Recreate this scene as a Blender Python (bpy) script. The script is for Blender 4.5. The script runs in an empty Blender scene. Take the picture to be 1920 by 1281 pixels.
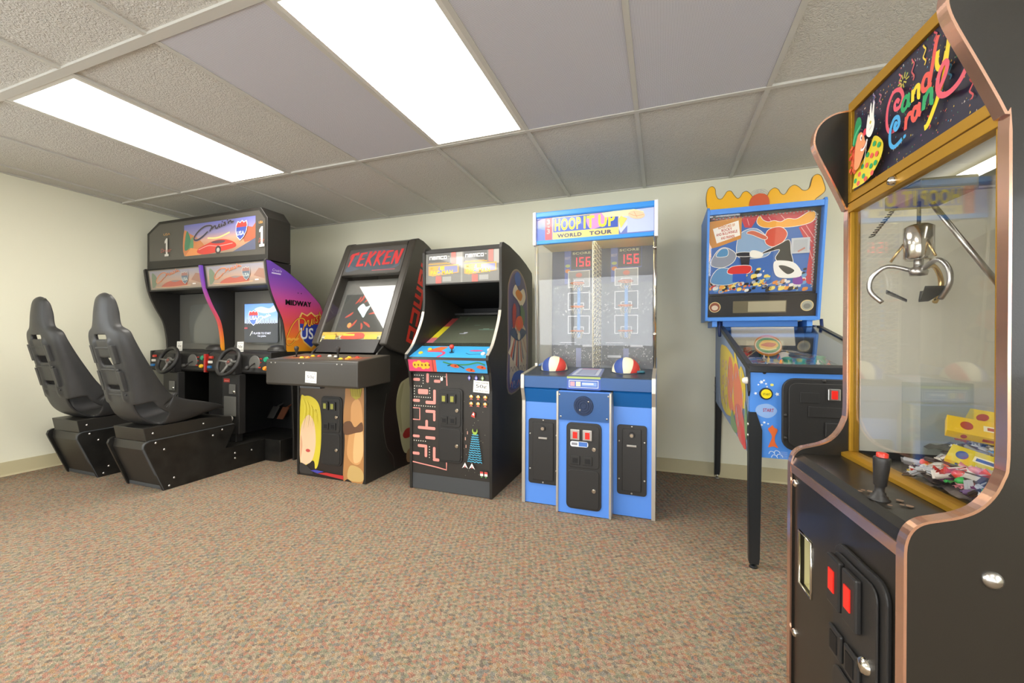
import bpy, bmesh, math, random
from mathutils import Vector as V, Matrix
random.seed(7)
PI = math.pi
sc = bpy.context.scene
col = sc.collection
# ------------------------------------------------------------------ colour and materials
def lin(c):
    c /= 255.0
    return c / 12.92 if c <= .04045 else ((c + .055) / 1.055) ** 2.4
def C(r, g, b): return (lin(r), lin(g), lin(b), 1.0)
def H(h):
    h = h.lstrip('#'); return C(int(h[0:2], 16), int(h[2:4], 16), int(h[4:6], 16))
def newmat(name):
    m = bpy.data.materials.new(name); m.use_nodes = True
    nt = m.node_tree; return m, nt, nt.nodes['Principled BSDF']
def mat(name, c, rough=.5, metal=0, coat=0, emit=None, es=0, trans=0, ior=1.45, bump=0, bscale=200, var=0, vscale=8, spec=None):
    m, nt, p = newmat(name)
    p.inputs['Base Color'].default_value = c; p.inputs['Roughness'].default_value = rough
    p.inputs['Metallic'].default_value = metal; p.inputs['Coat Weight'].default_value = coat
    p.inputs['Coat Roughness'].default_value = .06
    p.inputs['Transmission Weight'].default_value = trans; p.inputs['IOR'].default_value = ior
    if spec is not None: p.inputs['Specular IOR Level'].default_value = spec
    if emit:
        p.inputs['Emission Color'].default_value = emit; p.inputs['Emission Strength'].default_value = es
    if bump or var:
        tc = nt.nodes.new('ShaderNodeTexCoord')
        if bump:
            n = nt.nodes.new('ShaderNodeTexNoise'); n.inputs['Scale'].default_value = bscale; n.inputs['Detail'].default_value = 3
            b = nt.nodes.new('ShaderNodeBump'); b.inputs['Strength'].default_value = bump; b.inputs['Distance'].default_value = .002
            nt.links.new(tc.outputs['Object'], n.inputs['Vector']); nt.links.new(n.outputs['Fac'], b.inputs['Height'])
            nt.links.new(b.outputs['Normal'], p.inputs['Normal'])
        if var:
            n = nt.nodes.new('ShaderNodeTexNoise'); n.inputs['Scale'].default_value = vscale; n.inputs['Detail'].default_value = 6
            r = nt.nodes.new('ShaderNodeMapRange'); r.inputs[1].default_value = .3; r.inputs[2].default_value = .7
            r.inputs[3].default_value = 1 - var; r.inputs[4].default_value = 1 + var
            mx = nt.nodes.new('ShaderNodeMix'); mx.data_type = 'RGBA'; mx.blend_type = 'MULTIPLY'; mx.inputs[0].default_value = 1
            mx.inputs[6].default_value = c
            nt.links.new(tc.outputs['Object'], n.inputs['Vector']); nt.links.new(n.outputs['Fac'], r.inputs[0])
            nt.links.new(r.outputs[0], mx.inputs[7]); nt.links.new(mx.outputs[2], p.inputs['Base Color'])
    return m
def printmat(name, rough=.35, coat=0, es=0):
    m, nt, p = newmat(name)
    a = nt.nodes.new('ShaderNodeAttribute'); a.attribute_name = 'Col'
    nt.links.new(a.outputs['Color'], p.inputs['Base Color'])
    p.inputs['Roughness'].default_value = rough; p.inputs['Coat Weight'].default_value = coat; p.inputs['Coat Roughness'].default_value = .04
    if es:
        nt.links.new(a.outputs['Color'], p.inputs['Emission Color']); p.inputs['Emission Strength'].default_value = es
    return m
PRINT = printmat('printed_vinyl', .38)
GLOSSP = printmat('printed_gloss', .3, .6)
LITP = printmat('backlit_print', .35, .35, .06)
SCREENP = printmat('screen_image', .15, .5, .8)
SCUFF = mat('scuffed_black_laminate', C(30, 29, 27), .33, var=.45, vscale=14, bump=.15, bscale=60)
BLACK = mat('black_laminate', C(40, 38, 35), .38, bump=.08, bscale=350)
DARK = mat('dark_interior', C(14, 14, 15), .6)
PLAST = mat('black_moulded_plastic', C(42, 41, 40), .42, bump=.12, bscale=500)
SEATM = mat('seat_plastic', C(48, 48, 48), .42, bump=.25, bscale=400, var=.15, vscale=10)
HOODM = mat('hood_plastic', C(60, 56, 50), .36, bump=.1, bscale=500)
GREYM = mat('grey_laminate', C(122, 114, 100), .45)
KICK = mat('charcoal_kick', C(66, 68, 70), .6)
CHROME = mat('chrome', C(215, 210, 200), .16, 1)
STEEL = mat('steel', C(190, 188, 184), .3, 1)
TMOLD = mat('silver_trim', C(196, 190, 178), .32, .55)
COPPER = mat('copper_trim', C(232, 186, 162), .2, .9)
GOLD = mat('gold_paint', C(178, 134, 36), .38, .45)
GLASS = None
def glassmat(name, tint=(1, 1, 1, 1), rough=0.0, haze=0.0, f0=1.5):
    m = bpy.data.materials.new(name); m.use_nodes = True; nt = m.node_tree
    for n in list(nt.nodes): nt.nodes.remove(n)
    o = nt.nodes.new('ShaderNodeOutputMaterial'); tr = nt.nodes.new('ShaderNodeBsdfTransparent'); tr.inputs[0].default_value = tint
    gl = nt.nodes.new('ShaderNodeBsdfGlossy'); gl.inputs['Roughness'].default_value = rough
    fr = nt.nodes.new('ShaderNodeFresnel'); ge = nt.nodes.new('ShaderNodeNewGeometry'); mr = nt.nodes.new('ShaderNodeMapRange')
    mr.inputs[3].default_value = f0; mr.inputs[4].default_value = 1 / f0
    nt.links.new(ge.outputs['Backfacing'], mr.inputs[0]); nt.links.new(mr.outputs[0], fr.inputs[0])
    mx = nt.nodes.new('ShaderNodeMixShader')
    nt.links.new(fr.outputs[0], mx.inputs[0]); nt.links.new(tr.outputs[0], mx.inputs[1]); nt.links.new(gl.outputs[0], mx.inputs[2])
    last = mx
    if haze:
        df = nt.nodes.new('ShaderNodeBsdfDiffuse'); df.inputs[0].default_value = (.85, .87, .92, 1)
        m2 = nt.nodes.new('ShaderNodeMixShader'); m2.inputs[0].default_value = haze
        nt.links.new(mx.outputs[0], m2.inputs[1]); nt.links.new(df.outputs[0], m2.inputs[2]); last = m2
    nt.links.new(last.outputs[0], o.inputs[0])
    return m
GLASS = glassmat('clear_glass', f0=1.45)
HOOPGLASS = glassmat('reflection_haze_plexiglass', haze=.045, f0=1.42)  # whitish diffuse haze stands in for the milky reflection on the pane
SMOKE = glassmat('smoked_glass', (.55, .55, .56, 1), haze=.06, f0=1.5)
# ------------------------------------------------------------------ mesh builder
ORG = [V((0, 0, 0))]
class MB:
    def __init__(s): s.v = []; s.f = []; s.m = []; s.sm = []
    def add(s, vs, fs, mi=0, smooth=False):
        n = len(s.v); s.v += [V(p) for p in vs]
        for f in fs: s.f.append([n + i for i in f]); s.m.append(mi); s.sm.append(smooth)
        return s
    def box(s, x0, x1, y0, y1, z0, z1, mi=0):
        vs = [(x, y, z) for z in (z0, z1) for y in (y0, y1) for x in (x0, x1)]
        return s.add(vs, [(0, 2, 3, 1), (4, 5, 7, 6), (0, 1, 5, 4), (2, 6, 7, 3), (0, 4, 6, 2), (1, 3, 7, 5)], mi)
    def prism(s, poly, axis, a0, a1, mi=0, smooth=False):   # poly in the two other axes, in order (y,z) (x,z) (x,y)
        def P(p, a):
            return {'x': (a, p[0], p[1]), 'y': (p[0], a, p[1]), 'z': (p[0], p[1], a)}[axis]
        n = len(poly); vs = [P(p, a0) for p in poly] + [P(p, a1) for p in poly]
        ar = sum(poly[i][0] * poly[(i + 1) % n][1] - poly[(i + 1) % n][0] * poly[i][1] for i in range(n))
        flip = (ar > 0) != (axis == 'y')
        if a1 < a0: flip = not flip
        caps = [list(range(n))[::-1], list(range(n, 2 * n))]; sides = [(i, (i + 1) % n, n + (i + 1) % n, n + i) for i in range(n)]
        if not flip: caps = [c[::-1] for c in caps]; sides = [q[::-1] for q in sides]
        s.add(vs, caps, mi); k = len(s.v) - 2 * n
        for q in sides: s.f.append([k + i for i in q]); s.m.append(mi); s.sm.append(smooth)
        return s
    def cyl(s, p0, p1, r0, r1=None, n=24, mi=0, caps=True):
        r1 = r0 if r1 is None else r1; p0 = V(p0); p1 = V(p1); d = (p1 - p0).normalized()
        a = d.orthogonal().normalized(); b = d.cross(a)
        vs = [p0 + (a * math.cos(t) + b * math.sin(t)) * r0 for t in [2 * PI * i / n for i in range(n)]]
        vs += [p1 + (a * math.cos(t) + b * math.sin(t)) * r1 for t in [2 * PI * i / n for i in range(n)]]
        s.add(vs, [(i, (i + 1) % n, n + (i + 1) % n, n + i) for i in range(n)], mi, True)
        k = len(s.v) - 2 * n
        if caps:
            s.f.append([k + i for i in range(n)][::-1]); s.f.append([k + n + i for i in range(n)]); s.m += [mi, mi]; s.sm += [False, False]
        return s
    def lathe(s, o, axis, prof, n=28, mi=0):               # prof: list of (radius, distance along axis)
        o = V(o); d = V(axis).normalized(); a = d.orthogonal().normalized(); b = d.cross(a); vs = []
        for r, h in prof:
            for i in range(n):
                t = 2 * PI * i / n; vs.append(o + d * h + (a * math.cos(t) + b * math.sin(t)) * max(r, 1e-5))
        fs = [(j * n + i, j * n + (i + 1) % n, (j + 1) * n + (i + 1) % n, (j + 1) * n + i) for j in range(len(prof) - 1) for i in range(n)]
        return s.add(vs, fs, mi, True)
    def ball(s, c, r, sc_=(1, 1, 1), n=20, mi=0):
        c = V(c); m = n // 2; vs = []; fs = []
        for j in range(m + 1):
            ph = PI * j / m
            for i in range(n):
                t = 2 * PI * i / n
                vs.append(c + V((r * sc_[0] * math.sin(ph) * math.cos(t), r * sc_[1] * math.sin(ph) * math.sin(t), r * sc_[2] * math.cos(ph))))
        for j in range(m):
            for i in range(n): fs.append((j * n + i, (j + 1) * n + i, (j + 1) * n + (i + 1) % n, j * n + (i + 1) % n))
        return s.add(vs, fs, mi, True)
    def tube(s, pts, r, n=10, mi=0, closed=False):
        pts = [V(p) for p in pts]; N = len(pts); vs = []; prev = None
        for k, p in enumerate(pts):
            if closed: d = (pts[(k + 1) % N] - pts[k - 1]).normalized()
            else: d = (pts[min(k + 1, N - 1)] - pts[max(k - 1, 0)]).normalized()
            a = d.orthogonal().normalized() if prev is None else (prev - d * prev.dot(d)).normalized()
            prev = a; b = d.cross(a); rr = r[k] if isinstance(r, (list, tuple)) else r
            vs += [p + (a * math.cos(2 * PI * i / n) + b * math.sin(2 * PI * i / n)) * rr for i in range(n)]
        M = N if closed else N - 1
        fs = [(k * n + i, k * n + (i + 1) % n, ((k + 1) % N) * n + (i + 1) % n, ((k + 1) % N) * n + i) for k in range(M) for i in range(n)]
        s.add(vs, fs, mi, True)
        if not closed:
            q = len(s.v) - N * n
            s.f.append([q + i for i in range(n)][::-1]); s.f.append([q + (N - 1) * n + i for i in range(n)]); s.m += [mi, mi]; s.sm += [False, False]
        return s
    def strip(s, pts, axis, a0, a1, t, mi=0):              # band of thickness t following a 2D polyline (trim on a panel edge)
        P = [V(pts[0])]
        for q in pts[1:]:
            if (V(q) - P[-1]).length > 1e-5: P.append(V(q))
        L = []; R = []; N = len(P)
        for i, p in enumerate(P):
            d0 = (P[i] - P[i - 1]).normalized() if i else (P[1] - P[0]).normalized()
            d1 = (P[i + 1] - P[i]).normalized() if i < N - 1 else d0
            m = (d0 + d1).normalized(); k = 1 / max(.5, m.dot(d0)); q = V((-m[1], m[0])) * (t / 2 * k)
            L.append(p + q); R.append(p - q)
        def P3(p, a): return {'x': (a, p[0], p[1]), 'y': (p[0], a, p[1]), 'z': (p[0], p[1], a)}[axis]
        vs = [P3(p, a0) for p in L] + [P3(p, a0) for p in R] + [P3(p, a1) for p in L] + [P3(p, a1) for p in R]; fs = []
        for i in range(N - 1):
            fs += [(i, i + 1, N + i + 1, N + i), (2 * N + i, 3 * N + i, 3 * N + i + 1, 2 * N + i + 1), (i, 2 * N + i, 2 * N + i + 1, i + 1), (N + i, N + i + 1, 3 * N + i + 1, 3 * N + i)]
        fs += [(0, N, 3 * N, 2 * N), (N - 1, 3 * N - 1, 4 * N - 1, 2 * N - 1)]
        # separate copies of the long faces keep edges crisp
        fs[-1] = (N - 1, 3 * N - 1, 4 * N - 1, 2 * N - 1)
        s.add(vs, fs, mi)
        return s
    def build(s, name, mats, parent=None, bevel=0, seg=2, recalc=True, label=None, smooth=False):
        me = bpy.data.meshes.new(name)
        o_ = ORG[0] if parent else V((0, 0, 0))
        me.from_pydata([tuple(p - o_) for p in s.v], [], s.f)
        for m in (mats if isinstance(mats, (list, tuple)) else [mats]): me.materials.append(m)
        for p, mi, sm in zip(me.polygons, s.m, s.sm): p.material_index = mi; p.use_smooth = sm or smooth
        if recalc:
            bm = bmesh.new(); bm.from_mesh(me); bmesh.ops.recalc_face_normals(bm, faces=bm.faces); bm.to_mesh(me); bm.free()
        ob = bpy.data.objects.new(name, me); col.objects.link(ob)
        if parent: ob.parent = parent
        if bevel:
            b = ob.modifiers.new('bevel', 'BEVEL'); b.width = bevel; b.segments = seg; b.limit_method = 'ANGLE'; b.angle_limit = .6
        if label: ob['label'] = label
        return ob
def rrect(x0, x1, y0, y1, r, n=5):
    pts = []
    for cx, cy, a in ((x1 - r, y1 - r, 0), (x0 + r, y1 - r, 90), (x0 + r, y0 + r, 180), (x1 - r, y0 + r, 270)):
        for i in range(n + 1):
            t = math.radians(a + 90 * i / n); pts.append((cx + r * math.cos(t), cy + r * math.sin(t)))
    return pts
def cat(pts, k=6, closed=False):
    out = []; N = len(pts); P = [V(p) for p in pts]
    for i in range(N if closed else N - 1):
        if closed: a, b, c, d = P[i - 1], P[i], P[(i + 1) % N], P[(i + 2) % N]
        else: a, b, c, d = P[max(i - 1, 0)], P[i], P[i + 1], P[min(i + 2, N - 1)]
        for j in range(k):
            t = j / k; out.append(tuple(.5 * ((2 * b) + (c - a) * t + (2 * a - 5 * b + 4 * c - d) * t * t + (3 * b - a - 3 * c + d) * t ** 3)))
    if not closed: out.append(tuple(P[-1]))
    return out
# ------------------------------------------------------------------ flat printed artwork: coloured polygons in thin layers on a real surface
_txt = {}
def textmesh(s, off=0.0):
    k = (s, off)
    if k not in _txt:
        cu = bpy.data.curves.new('t', 'FONT'); cu.body = s; cu.size = 1; cu.offset = off; cu.resolution_u = 3; cu.fill_mode = 'BOTH'; cu.space_character = 1 + off * 3.2
        ob = bpy.data.objects.new('t', cu); col.objects.link(ob)
        me = ob.to_mesh(); vs = [(v.co.x, v.co.y) for v in me.vertices]; fs = [list(p.vertices) for p in me.polygons]
        ob.to_mesh_clear(); bpy.data.objects.remove(ob); bpy.data.curves.remove(cu)
        x0 = min(v[0] for v in vs); x1 = max(v[0] for v in vs); y0 = min(v[1] for v in vs); y1 = max(v[1] for v in vs)
        _txt[k] = ([((a - x0) / (x1 - x0), (b - y0) / (y1 - y0)) for a, b in vs], fs, (x1 - x0) / (y1 - y0))
    return _txt[k]
class Art:
    def __init__(s, o, u, v, lift=.0006, step=.00012):
        s.o = V(o); s.u = V(u).normalized(); s.vv = V(v).normalized(); s.n = s.u.cross(s.vv); s.l = lift; s.st = step
        s.v = []; s.f = []; s.c = []
    def P(s, x, y): return s.o + s.u * x + s.vv * y + s.n * s.l
    def raw(s, pts, faces, cols):
        n = len(s.v); s.v += [s.P(*p) for p in pts]
        for f in faces:
            s.f.append([n + i for i in f]); s.c.append([cols[i] if isinstance(cols, list) else cols for i in f])
    def up(s): s.l += s.st; return s
    def poly(s, pts, c):
        ar = sum(pts[i][0] * pts[(i + 1) % len(pts)][1] - pts[(i + 1) % len(pts)][0] * pts[i][1] for i in range(len(pts)))
        if ar < 0:
            pts = pts[::-1]; c = c[::-1] if isinstance(c, list) else c
        s.raw(pts, [range(len(pts))], c); return s.up()
    def rect(s, x0, y0, x1, y1, c, c2=None):               # c bottom, c2 top
        return s.poly([(x0, y0), (x1, y0), (x1, y1), (x0, y1)], [c, c, c2, c2] if c2 else c)
    def bands(s, x0, y0, x1, y1, stops):                   # printed vertical blend, list of (t, colour)
        for (a, ca), (b, cb) in zip(stops[:-1], stops[1:]):
            s.raw([(x0, y0 + (y1 - y0) * a), (x1, y0 + (y1 - y0) * a), (x1, y0 + (y1 - y0) * b), (x0, y0 + (y1 - y0) * b)], [(0, 1, 2, 3)], [ca, ca, cb, cb])
        return s.up()
    def ell(s, x, y, rx, ry, c, n=24, rot=0):
        cr, sr = math.cos(rot), math.sin(rot)
        return s.poly([(x + rx * math.cos(t) * cr - ry * math.sin(t) * sr, y + rx * math.cos(t) * sr + ry * math.sin(t) * cr) for t in [2 * PI * i / n for i in range(n)]], c)
    def blob(s, pts, c, k=5): return s.poly(cat(pts, k, True), c)
    def stroke(s, pts, w, c, k=6, taper=False):
        P = [V(p) for p in (cat(pts, k) if len(pts) > 2 else pts)]; N = len(P); L = []; R = []
        for i, p in enumerate(P):
            d = (P[min(i + 1, N - 1)] - P[max(i - 1, 0)]); d = d / max(d.length, 1e-9); q = V((-d[1], d[0]))
            ww = w / 2 * ((1 - abs(2 * i / (N - 1) - 1) ** 2) * .85 + .15 if taper else 1)
            L.append(tuple(p + q * ww)); R.append(tuple(p - q * ww))
        l0 = s.l; n0 = len(s.v); s.raw(R + L, [(i, i + 1, N + i + 1, N + i) for i in range(N - 1)], c)
        for i in range(N):
            for k in (n0 + i, n0 + N + i): s.v[k] = s.v[k] + s.n * (s.st * 1.5 * i / N)
        s.l += s.st * 1.5; return s.up()
    def text(s, t, x, y, h, c, w=None, shear=0, rot=0, off=0.0, c2=None):
        vs, fs, ar = textmesh(t, off); w = w or h * ar; cr, sr = math.cos(rot), math.sin(rot); pts = []
        for a, b in vs:
            px = a * w + b * h * shear; py = b * h; pts.append((x + px * cr - py * sr, y + px * sr + py * cr))
        cols = c if c2 is None else [tuple(c[i] * (1 - b) + c2[i] * b for i in range(4)) for a, b in vs]
        s.raw(pts, fs, cols); return s.up()
    def build(s, name, m, parent=None, label=None):
        me = bpy.data.meshes.new(name); o_ = ORG[0] if parent else V((0, 0, 0))
        me.from_pydata([tuple(p - o_) for p in s.v], [], s.f); me.materials.append(m)
        ca = me.color_attributes.new('Col', 'FLOAT_COLOR', 'CORNER'); k = 0
        for pc in s.c:
            for q in pc: ca.data[k].color = q; k += 1
        ob = bpy.data.objects.new(name, me); col.objects.link(ob)
        if parent: ob.parent = parent
        if label: ob['label'] = label
        return ob
def thing(name, label, catg, loc=(0, 0, 0), rz=0, group=None, local=False):
    o = bpy.data.objects.new(name, None); col.objects.link(o); o.location = loc; o.rotation_euler = (0, 0, rz); o.empty_display_size = .1
    o['label'] = label; o['category'] = catg
    if group: o['group'] = group
    ORG[0] = V((0, 0, 0)) if local else V(loc)
    return o
def tag(o, label, catg, group=None, kind=None):
    o['label'] = label; o['category'] = catg
    if group: o['group'] = group
    if kind: o['kind'] = kind
    return o
def struct(o, label=None):
    o['kind'] = 'structure'
    if label: o['label'] = label
    return o
def copy_tree(o, parent=None):
    c = o.copy(); col.objects.link(c)
    if parent: c.parent = parent
    for ch in list(o.children): copy_tree(ch, c)
    return c
WHITE = H('f4f2ee'); INK = H('141414')
def squared(a, x, y, w, h, t, c, sh=0):                     # squared lowercase lettering: n a m c o
    lw = w / 5.75; g_ = lw * .15; L = []
    def R_(x0, y0, x1, y1): L.append((x0, y0, x1, y1))
    R_(0, 0, t, h); R_(lw - t, 0, lw, h); R_(0, h - t, lw, h)
    o = lw + g_; R_(o, h - t, o + lw, h); R_(o + lw - t, 0, o + lw, h); R_(o, 0, o + lw, t); R_(o, h * .55 - t / 2, o + lw, h * .55 + t / 2); R_(o, 0, o + t, h * .55)
    o += lw + g_; m_ = lw * 1.25; R_(o, 0, o + t, h); R_(o, h - t, o + m_, h); R_(o + m_ - t, 0, o + m_, h); R_(o + m_ / 2 - t / 2, 0, o + m_ / 2 + t / 2, h)
    o += m_ + g_; R_(o, 0, o + t, h); R_(o, 0, o + lw, t); R_(o, h - t, o + lw, h)
    o += lw + g_; R_(o, 0, o + t, h); R_(o, 0, o + lw, t); R_(o, h - t, o + lw, h); R_(o + lw - t, 0, o + lw, h)
    for (x0, y0, x1, y1) in L: a.raw([(x + x0 + sh * y0, y + y0), (x + x1 + sh * y0, y + y0), (x + x1 + sh * y1, y + y1), (x + x0 + sh * y1, y + y1)], [(0, 1, 2, 3)], c); a.l += .00004
    a.up()
X_, Y_, Z_ = V((1, 0, 0)), V((0, 1, 0)), V((0, 0, 1))
# ================================================================== ROOM
CH = 2.256; WY = 3.45; WX = -4.595; RX = 2.6; FY = -2.6
G = [.482 - .61 * i for i in range(-4, 9)]                 # ceiling grid lines in x, four to the right of the first seen
def GX(i): return .482 - .61 * i
YB = [2.284, 1.064, -.156, -1.376]
# carpet
m, nt, p = newmat('carpet_weave')
tc = nt.nodes.new('ShaderNodeTexCoord'); mp = nt.nodes.new('ShaderNodeMapping'); mp.inputs['Rotation'].default_value = (0, 0, .35)
nt.links.new(tc.outputs['Object'], mp.inputs['Vector'])
def vor(scale, src=mp, stretch=None):
    n = nt.nodes.new('ShaderNodeTexVoronoi'); n.inputs['Scale'].default_value = scale
    if stretch:
        q = nt.nodes.new('ShaderNodeMapping'); q.inputs['Scale'].default_value = stretch
        nt.links.new(src.outputs[0], q.inputs['Vector']); nt.links.new(q.outputs[0], n.inputs['Vector'])
    else: nt.links.new(src.outputs[0], n.inputs['Vector'])
    return n
v1 = vor(78, stretch=(1, 1.25, 1)); cr = nt.nodes.new('ShaderNodeValToRGB'); cr.color_ramp.interpolation = 'CONSTANT'
el = cr.color_ramp.elements; ST = [(0, (156, 140, 118)), (.2, (160, 98, 80)), (.36, (118, 124, 102)), (.5, (166, 148, 122)), (.66, (110, 114, 114)), (.76, (164, 122, 80)), (.86, (160, 124, 108)), (.94, (92, 82, 76))]
while len(el) < len(ST): el.new(.5)
for e, (t, c) in zip(el, ST): e.position = t; e.color = C(*c)
sep = nt.nodes.new('ShaderNodeSeparateColor'); nt.links.new(v1.outputs['Color'], sep.inputs[0]); nt.links.new(sep.outputs[0], cr.inputs[0])
mx = nt.nodes.new('ShaderNodeMix'); mx.data_type = 'RGBA'; mx.inputs[0].default_value = .58; mx.inputs[6].default_value = C(140, 126, 104)
nt.links.new(cr.outputs[0], mx.inputs[7])
# basket weave: product of two sine families
sx = nt.nodes.new('ShaderNodeSeparateXYZ'); nt.links.new(mp.outputs[0], sx.inputs[0])
def mth(op, a, b=None):
    n = nt.nodes.new('ShaderNodeMath'); n.operation = op
    for i, q in enumerate((a, b)):
        if q is None: continue
        if isinstance(q, (int, float)): n.inputs[i].default_value = q
        else: nt.links.new(q, n.inputs[i])
    return n.outputs[0]
wv = mth('MULTIPLY', mth('SINE', mth('MULTIPLY', sx.outputs[0], 190.)), mth('SINE', mth('MULTIPLY', sx.outputs[1], 150.)))
nz = nt.nodes.new('ShaderNodeTexNoise'); nz.inputs['Scale'].default_value = 260; nz.inputs['Detail'].default_value = 2; nt.links.new(mp.outputs[0], nz.inputs['Vector'])
hh = mth('ADD', mth('MULTIPLY', wv, .13), mth('MULTIPLY', nz.outputs['Fac'], 1.5))
br = mth('ADD', mth('MULTIPLY', hh, 1.25), -.05)
m2 = nt.nodes.new('ShaderNodeMix'); m2.data_type = 'RGBA'; m2.blend_type = 'MULTIPLY'; m2.inputs[0].default_value = 1
nt.links.new(mx.outputs[2], m2.inputs[6]); nt.links.new(br, m2.inputs[7]); nt.links.new(m2.outputs[2], p.inputs['Base Color'])
bp = nt.nodes.new('ShaderNodeBump'); bp.inputs['Strength'].default_value = .5; bp.inputs['Distance'].default_value = .004
nt.links.new(hh, bp.inputs['Height']); nt.links.new(bp.outputs[0], p.inputs['Normal']); p.inputs['Roughness'].default_value = .95
CARPET = m
WALLM = mat('wall_paint', C(230, 228, 206), .75, bump=.1, bscale=160)
BASEM = mat('cove_base', C(196, 186, 150), .5)
GRIDM = mat('grid_metal', C(196, 194, 186), .5)
# ceiling tile
m, nt, p = newmat('ceiling_tile')
tc = nt.nodes.new('ShaderNodeTexCoord'); n1 = nt.nodes.new('ShaderNodeTexNoise'); n1.inputs['Scale'].default_value = 75; n1.inputs['Detail'].default_value = 4; n1.inputs['Distortion'].default_value = 1.2
nt.links.new(tc.outputs['Object'], n1.inputs['Vector'])
r1 = nt.nodes.new('ShaderNodeMapRange'); r1.inputs[1].default_value = .36; r1.inputs[2].default_value = .6; nt.links.new(n1.outputs['Fac'], r1.inputs[0])
bp = nt.nodes.new('ShaderNodeBump'); bp.inputs['Strength'].default_value = .65; bp.inputs['Distance'].default_value = .006
nt.links.new(r1.outputs[0], bp.inputs['Height']); nt.links.new(bp.outputs[0], p.inputs['Normal'])
p.inputs['Base Color'].default_value = C(206, 203, 195); p.inputs['Roughness'].default_value = .8
TILE = m
# perforated panel
m, nt, p = newmat('perforated_metal')
tc = nt.nodes.new('ShaderNodeTexCoord'); mp = nt.nodes.new('ShaderNodeMapping'); mp.inputs['Rotation'].default_value = (0, 0, PI / 4)
nt.links.new(tc.outputs['Object'], mp.inputs['Vector']); sx = nt.nodes.new('ShaderNodeSeparateXYZ'); nt.links.new(mp.outputs[0], sx.inputs[0])
wv = mth('MULTIPLY', mth('SINE', mth('MULTIPLY', sx.outputs[0], 860.)), mth('SINE', mth('MULTIPLY', sx.outputs[1], 860.)))
r1 = nt.nodes.new('ShaderNodeMapRange'); r1.inputs[1].default_value = .25; r1.inputs[2].default_value = .5; nt.links.new(wv, r1.inputs[0])
mx = nt.nodes.new('ShaderNodeMix'); mx.data_type = 'RGBA'; mx.inputs[6].default_value = C(210, 210, 217); mx.inputs[7].default_value = C(130, 130, 138)
nt.links.new(r1.outputs[0], mx.inputs[0]); nt.links.new(mx.outputs[2], p.inputs['Base Color']); p.inputs['Roughness'].default_value = .55
PERF = m
struct(MB().box(WX - .1, RX + .1, FY - .1, WY + .1, -.06, 0).build('floor', CARPET), 'tan carpet with red and green flecks')
struct(MB().box(WX - .1, RX + .1, FY - .1, WY + .1, CH + .004, CH + .06).build('ceiling', TILE), 'suspended ceiling of textured tiles')
struct(MB().box(WX - .1, RX + .1, WY, WY + .1, 0, CH).build('wall_back', WALLM))
ly0, ly1, lz0, lz1 = -2.2, .5, .75, 2.05
lw = MB().box(WX - .1, WX, FY, ly0, 0, CH).box(WX - .1, WX, ly1, WY, 0, CH).box(WX - .1, WX, ly0, ly1, 0, lz0).box(WX - .1, WX, ly0, ly1, lz1, CH)
struct(lw.build('wall_left', WALLM))
lf = MB().box(WX - .08, WX - .02, ly0, ly1, lz0, lz0 + .05).box(WX - .08, WX - .02, ly0, ly1, lz1 - .05, lz1)
for yy in (ly0, (ly0 + ly1) / 2 - .025, ly1 - .05): lf.box(WX - .08, WX - .02, yy, yy + .05, lz0 + .05, lz1 - .05)
w2_ = struct(lf.build('window_2', GRIDM))
struct(MB().box(WX - .055, WX - .049, ly0 + .05, ly1 - .05, lz0 + .05, lz1 - .05).build('window_pane', GLASS, w2_))
ry0, ry1, rz0, rz1 = -1.9, .3, .75, 2.05
rw = MB().box(RX, RX + .1, FY, ry0, 0, CH).box(RX, RX + .1, ry1, WY, 0, CH).box(RX, RX + .1, ry0, ry1, 0, rz0).box(RX, RX + .1, ry0, ry1, rz1, CH)
struct(rw.build('wall_right', WALLM))
rf_ = MB().box(RX + .02, RX + .08, ry0, ry1, rz0, rz0 + .05).box(RX + .02, RX + .08, ry0, ry1, rz1 - .05, rz1)
for yy in (ry0, (ry0 + ry1) / 2 - .025, ry1 - .05): rf_.box(RX + .02, RX + .08, yy, yy + .05, rz0 + .05, rz1 - .05)
w3_ = struct(rf_.build('window_fill', GRIDM))  # unseen window added on the right wall for soft fill light
struct(MB().box(RX + .049, RX + .055, ry0 + .05, ry1 - .05, rz0 + .05, rz1 - .05).build('window_pane', GLASS, w3_))
wx0, wx1, wz0, wz1 = -3.2, 1.4, .25, 1.68
fw = MB().box(WX, wx0, FY - .1, FY, 0, CH).box(wx1, RX, FY - .1, FY, 0, CH).box(wx0, wx1, FY - .1, FY, 0, wz0).box(wx0, wx1, FY - .1, FY, wz1, CH)
struct(fw.build('wall_front', WALLM))
wf = MB().box(wx0, wx1, FY - .08, FY - .02, wz0, wz0 + .05).box(wx0, wx1, FY - .08, FY - .02, wz1 - .05, wz1)
for xx in (wx0, -1.69, -.15, wx1 - .05): wf.box(xx, xx + .05, FY - .08, FY - .02, wz0 + .05, wz1 - .05)
w_ = struct(wf.build('window_1', GRIDM))
struct(MB().box(wx0 + .05, wx1 - .05, FY - .055, FY - .049, wz0 + .05, wz1 - .05).build('window_pane', GLASS, w_))
bh = .105
def base(name, pr, ax, a0, a1): struct(MB().prism(pr, ax, a0, a1).build(name, BASEM))
base('baseboard_back', [(WY, 0), (WY - .014, 0), (WY - .007, .012), (WY - .006, bh), (WY, bh)], 'x', WX, RX)
base('baseboard_left', [(WX, 0), (WX + .014, 0), (WX + .007, .012), (WX + .006, bh), (WX, bh)], 'y', FY, WY - .014)
base('baseboard_right', [(RX, 0), (RX - .014, 0), (RX - .007, .012), (RX - .006, bh), (RX, bh)], 'y', FY, WY - .014)
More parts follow.
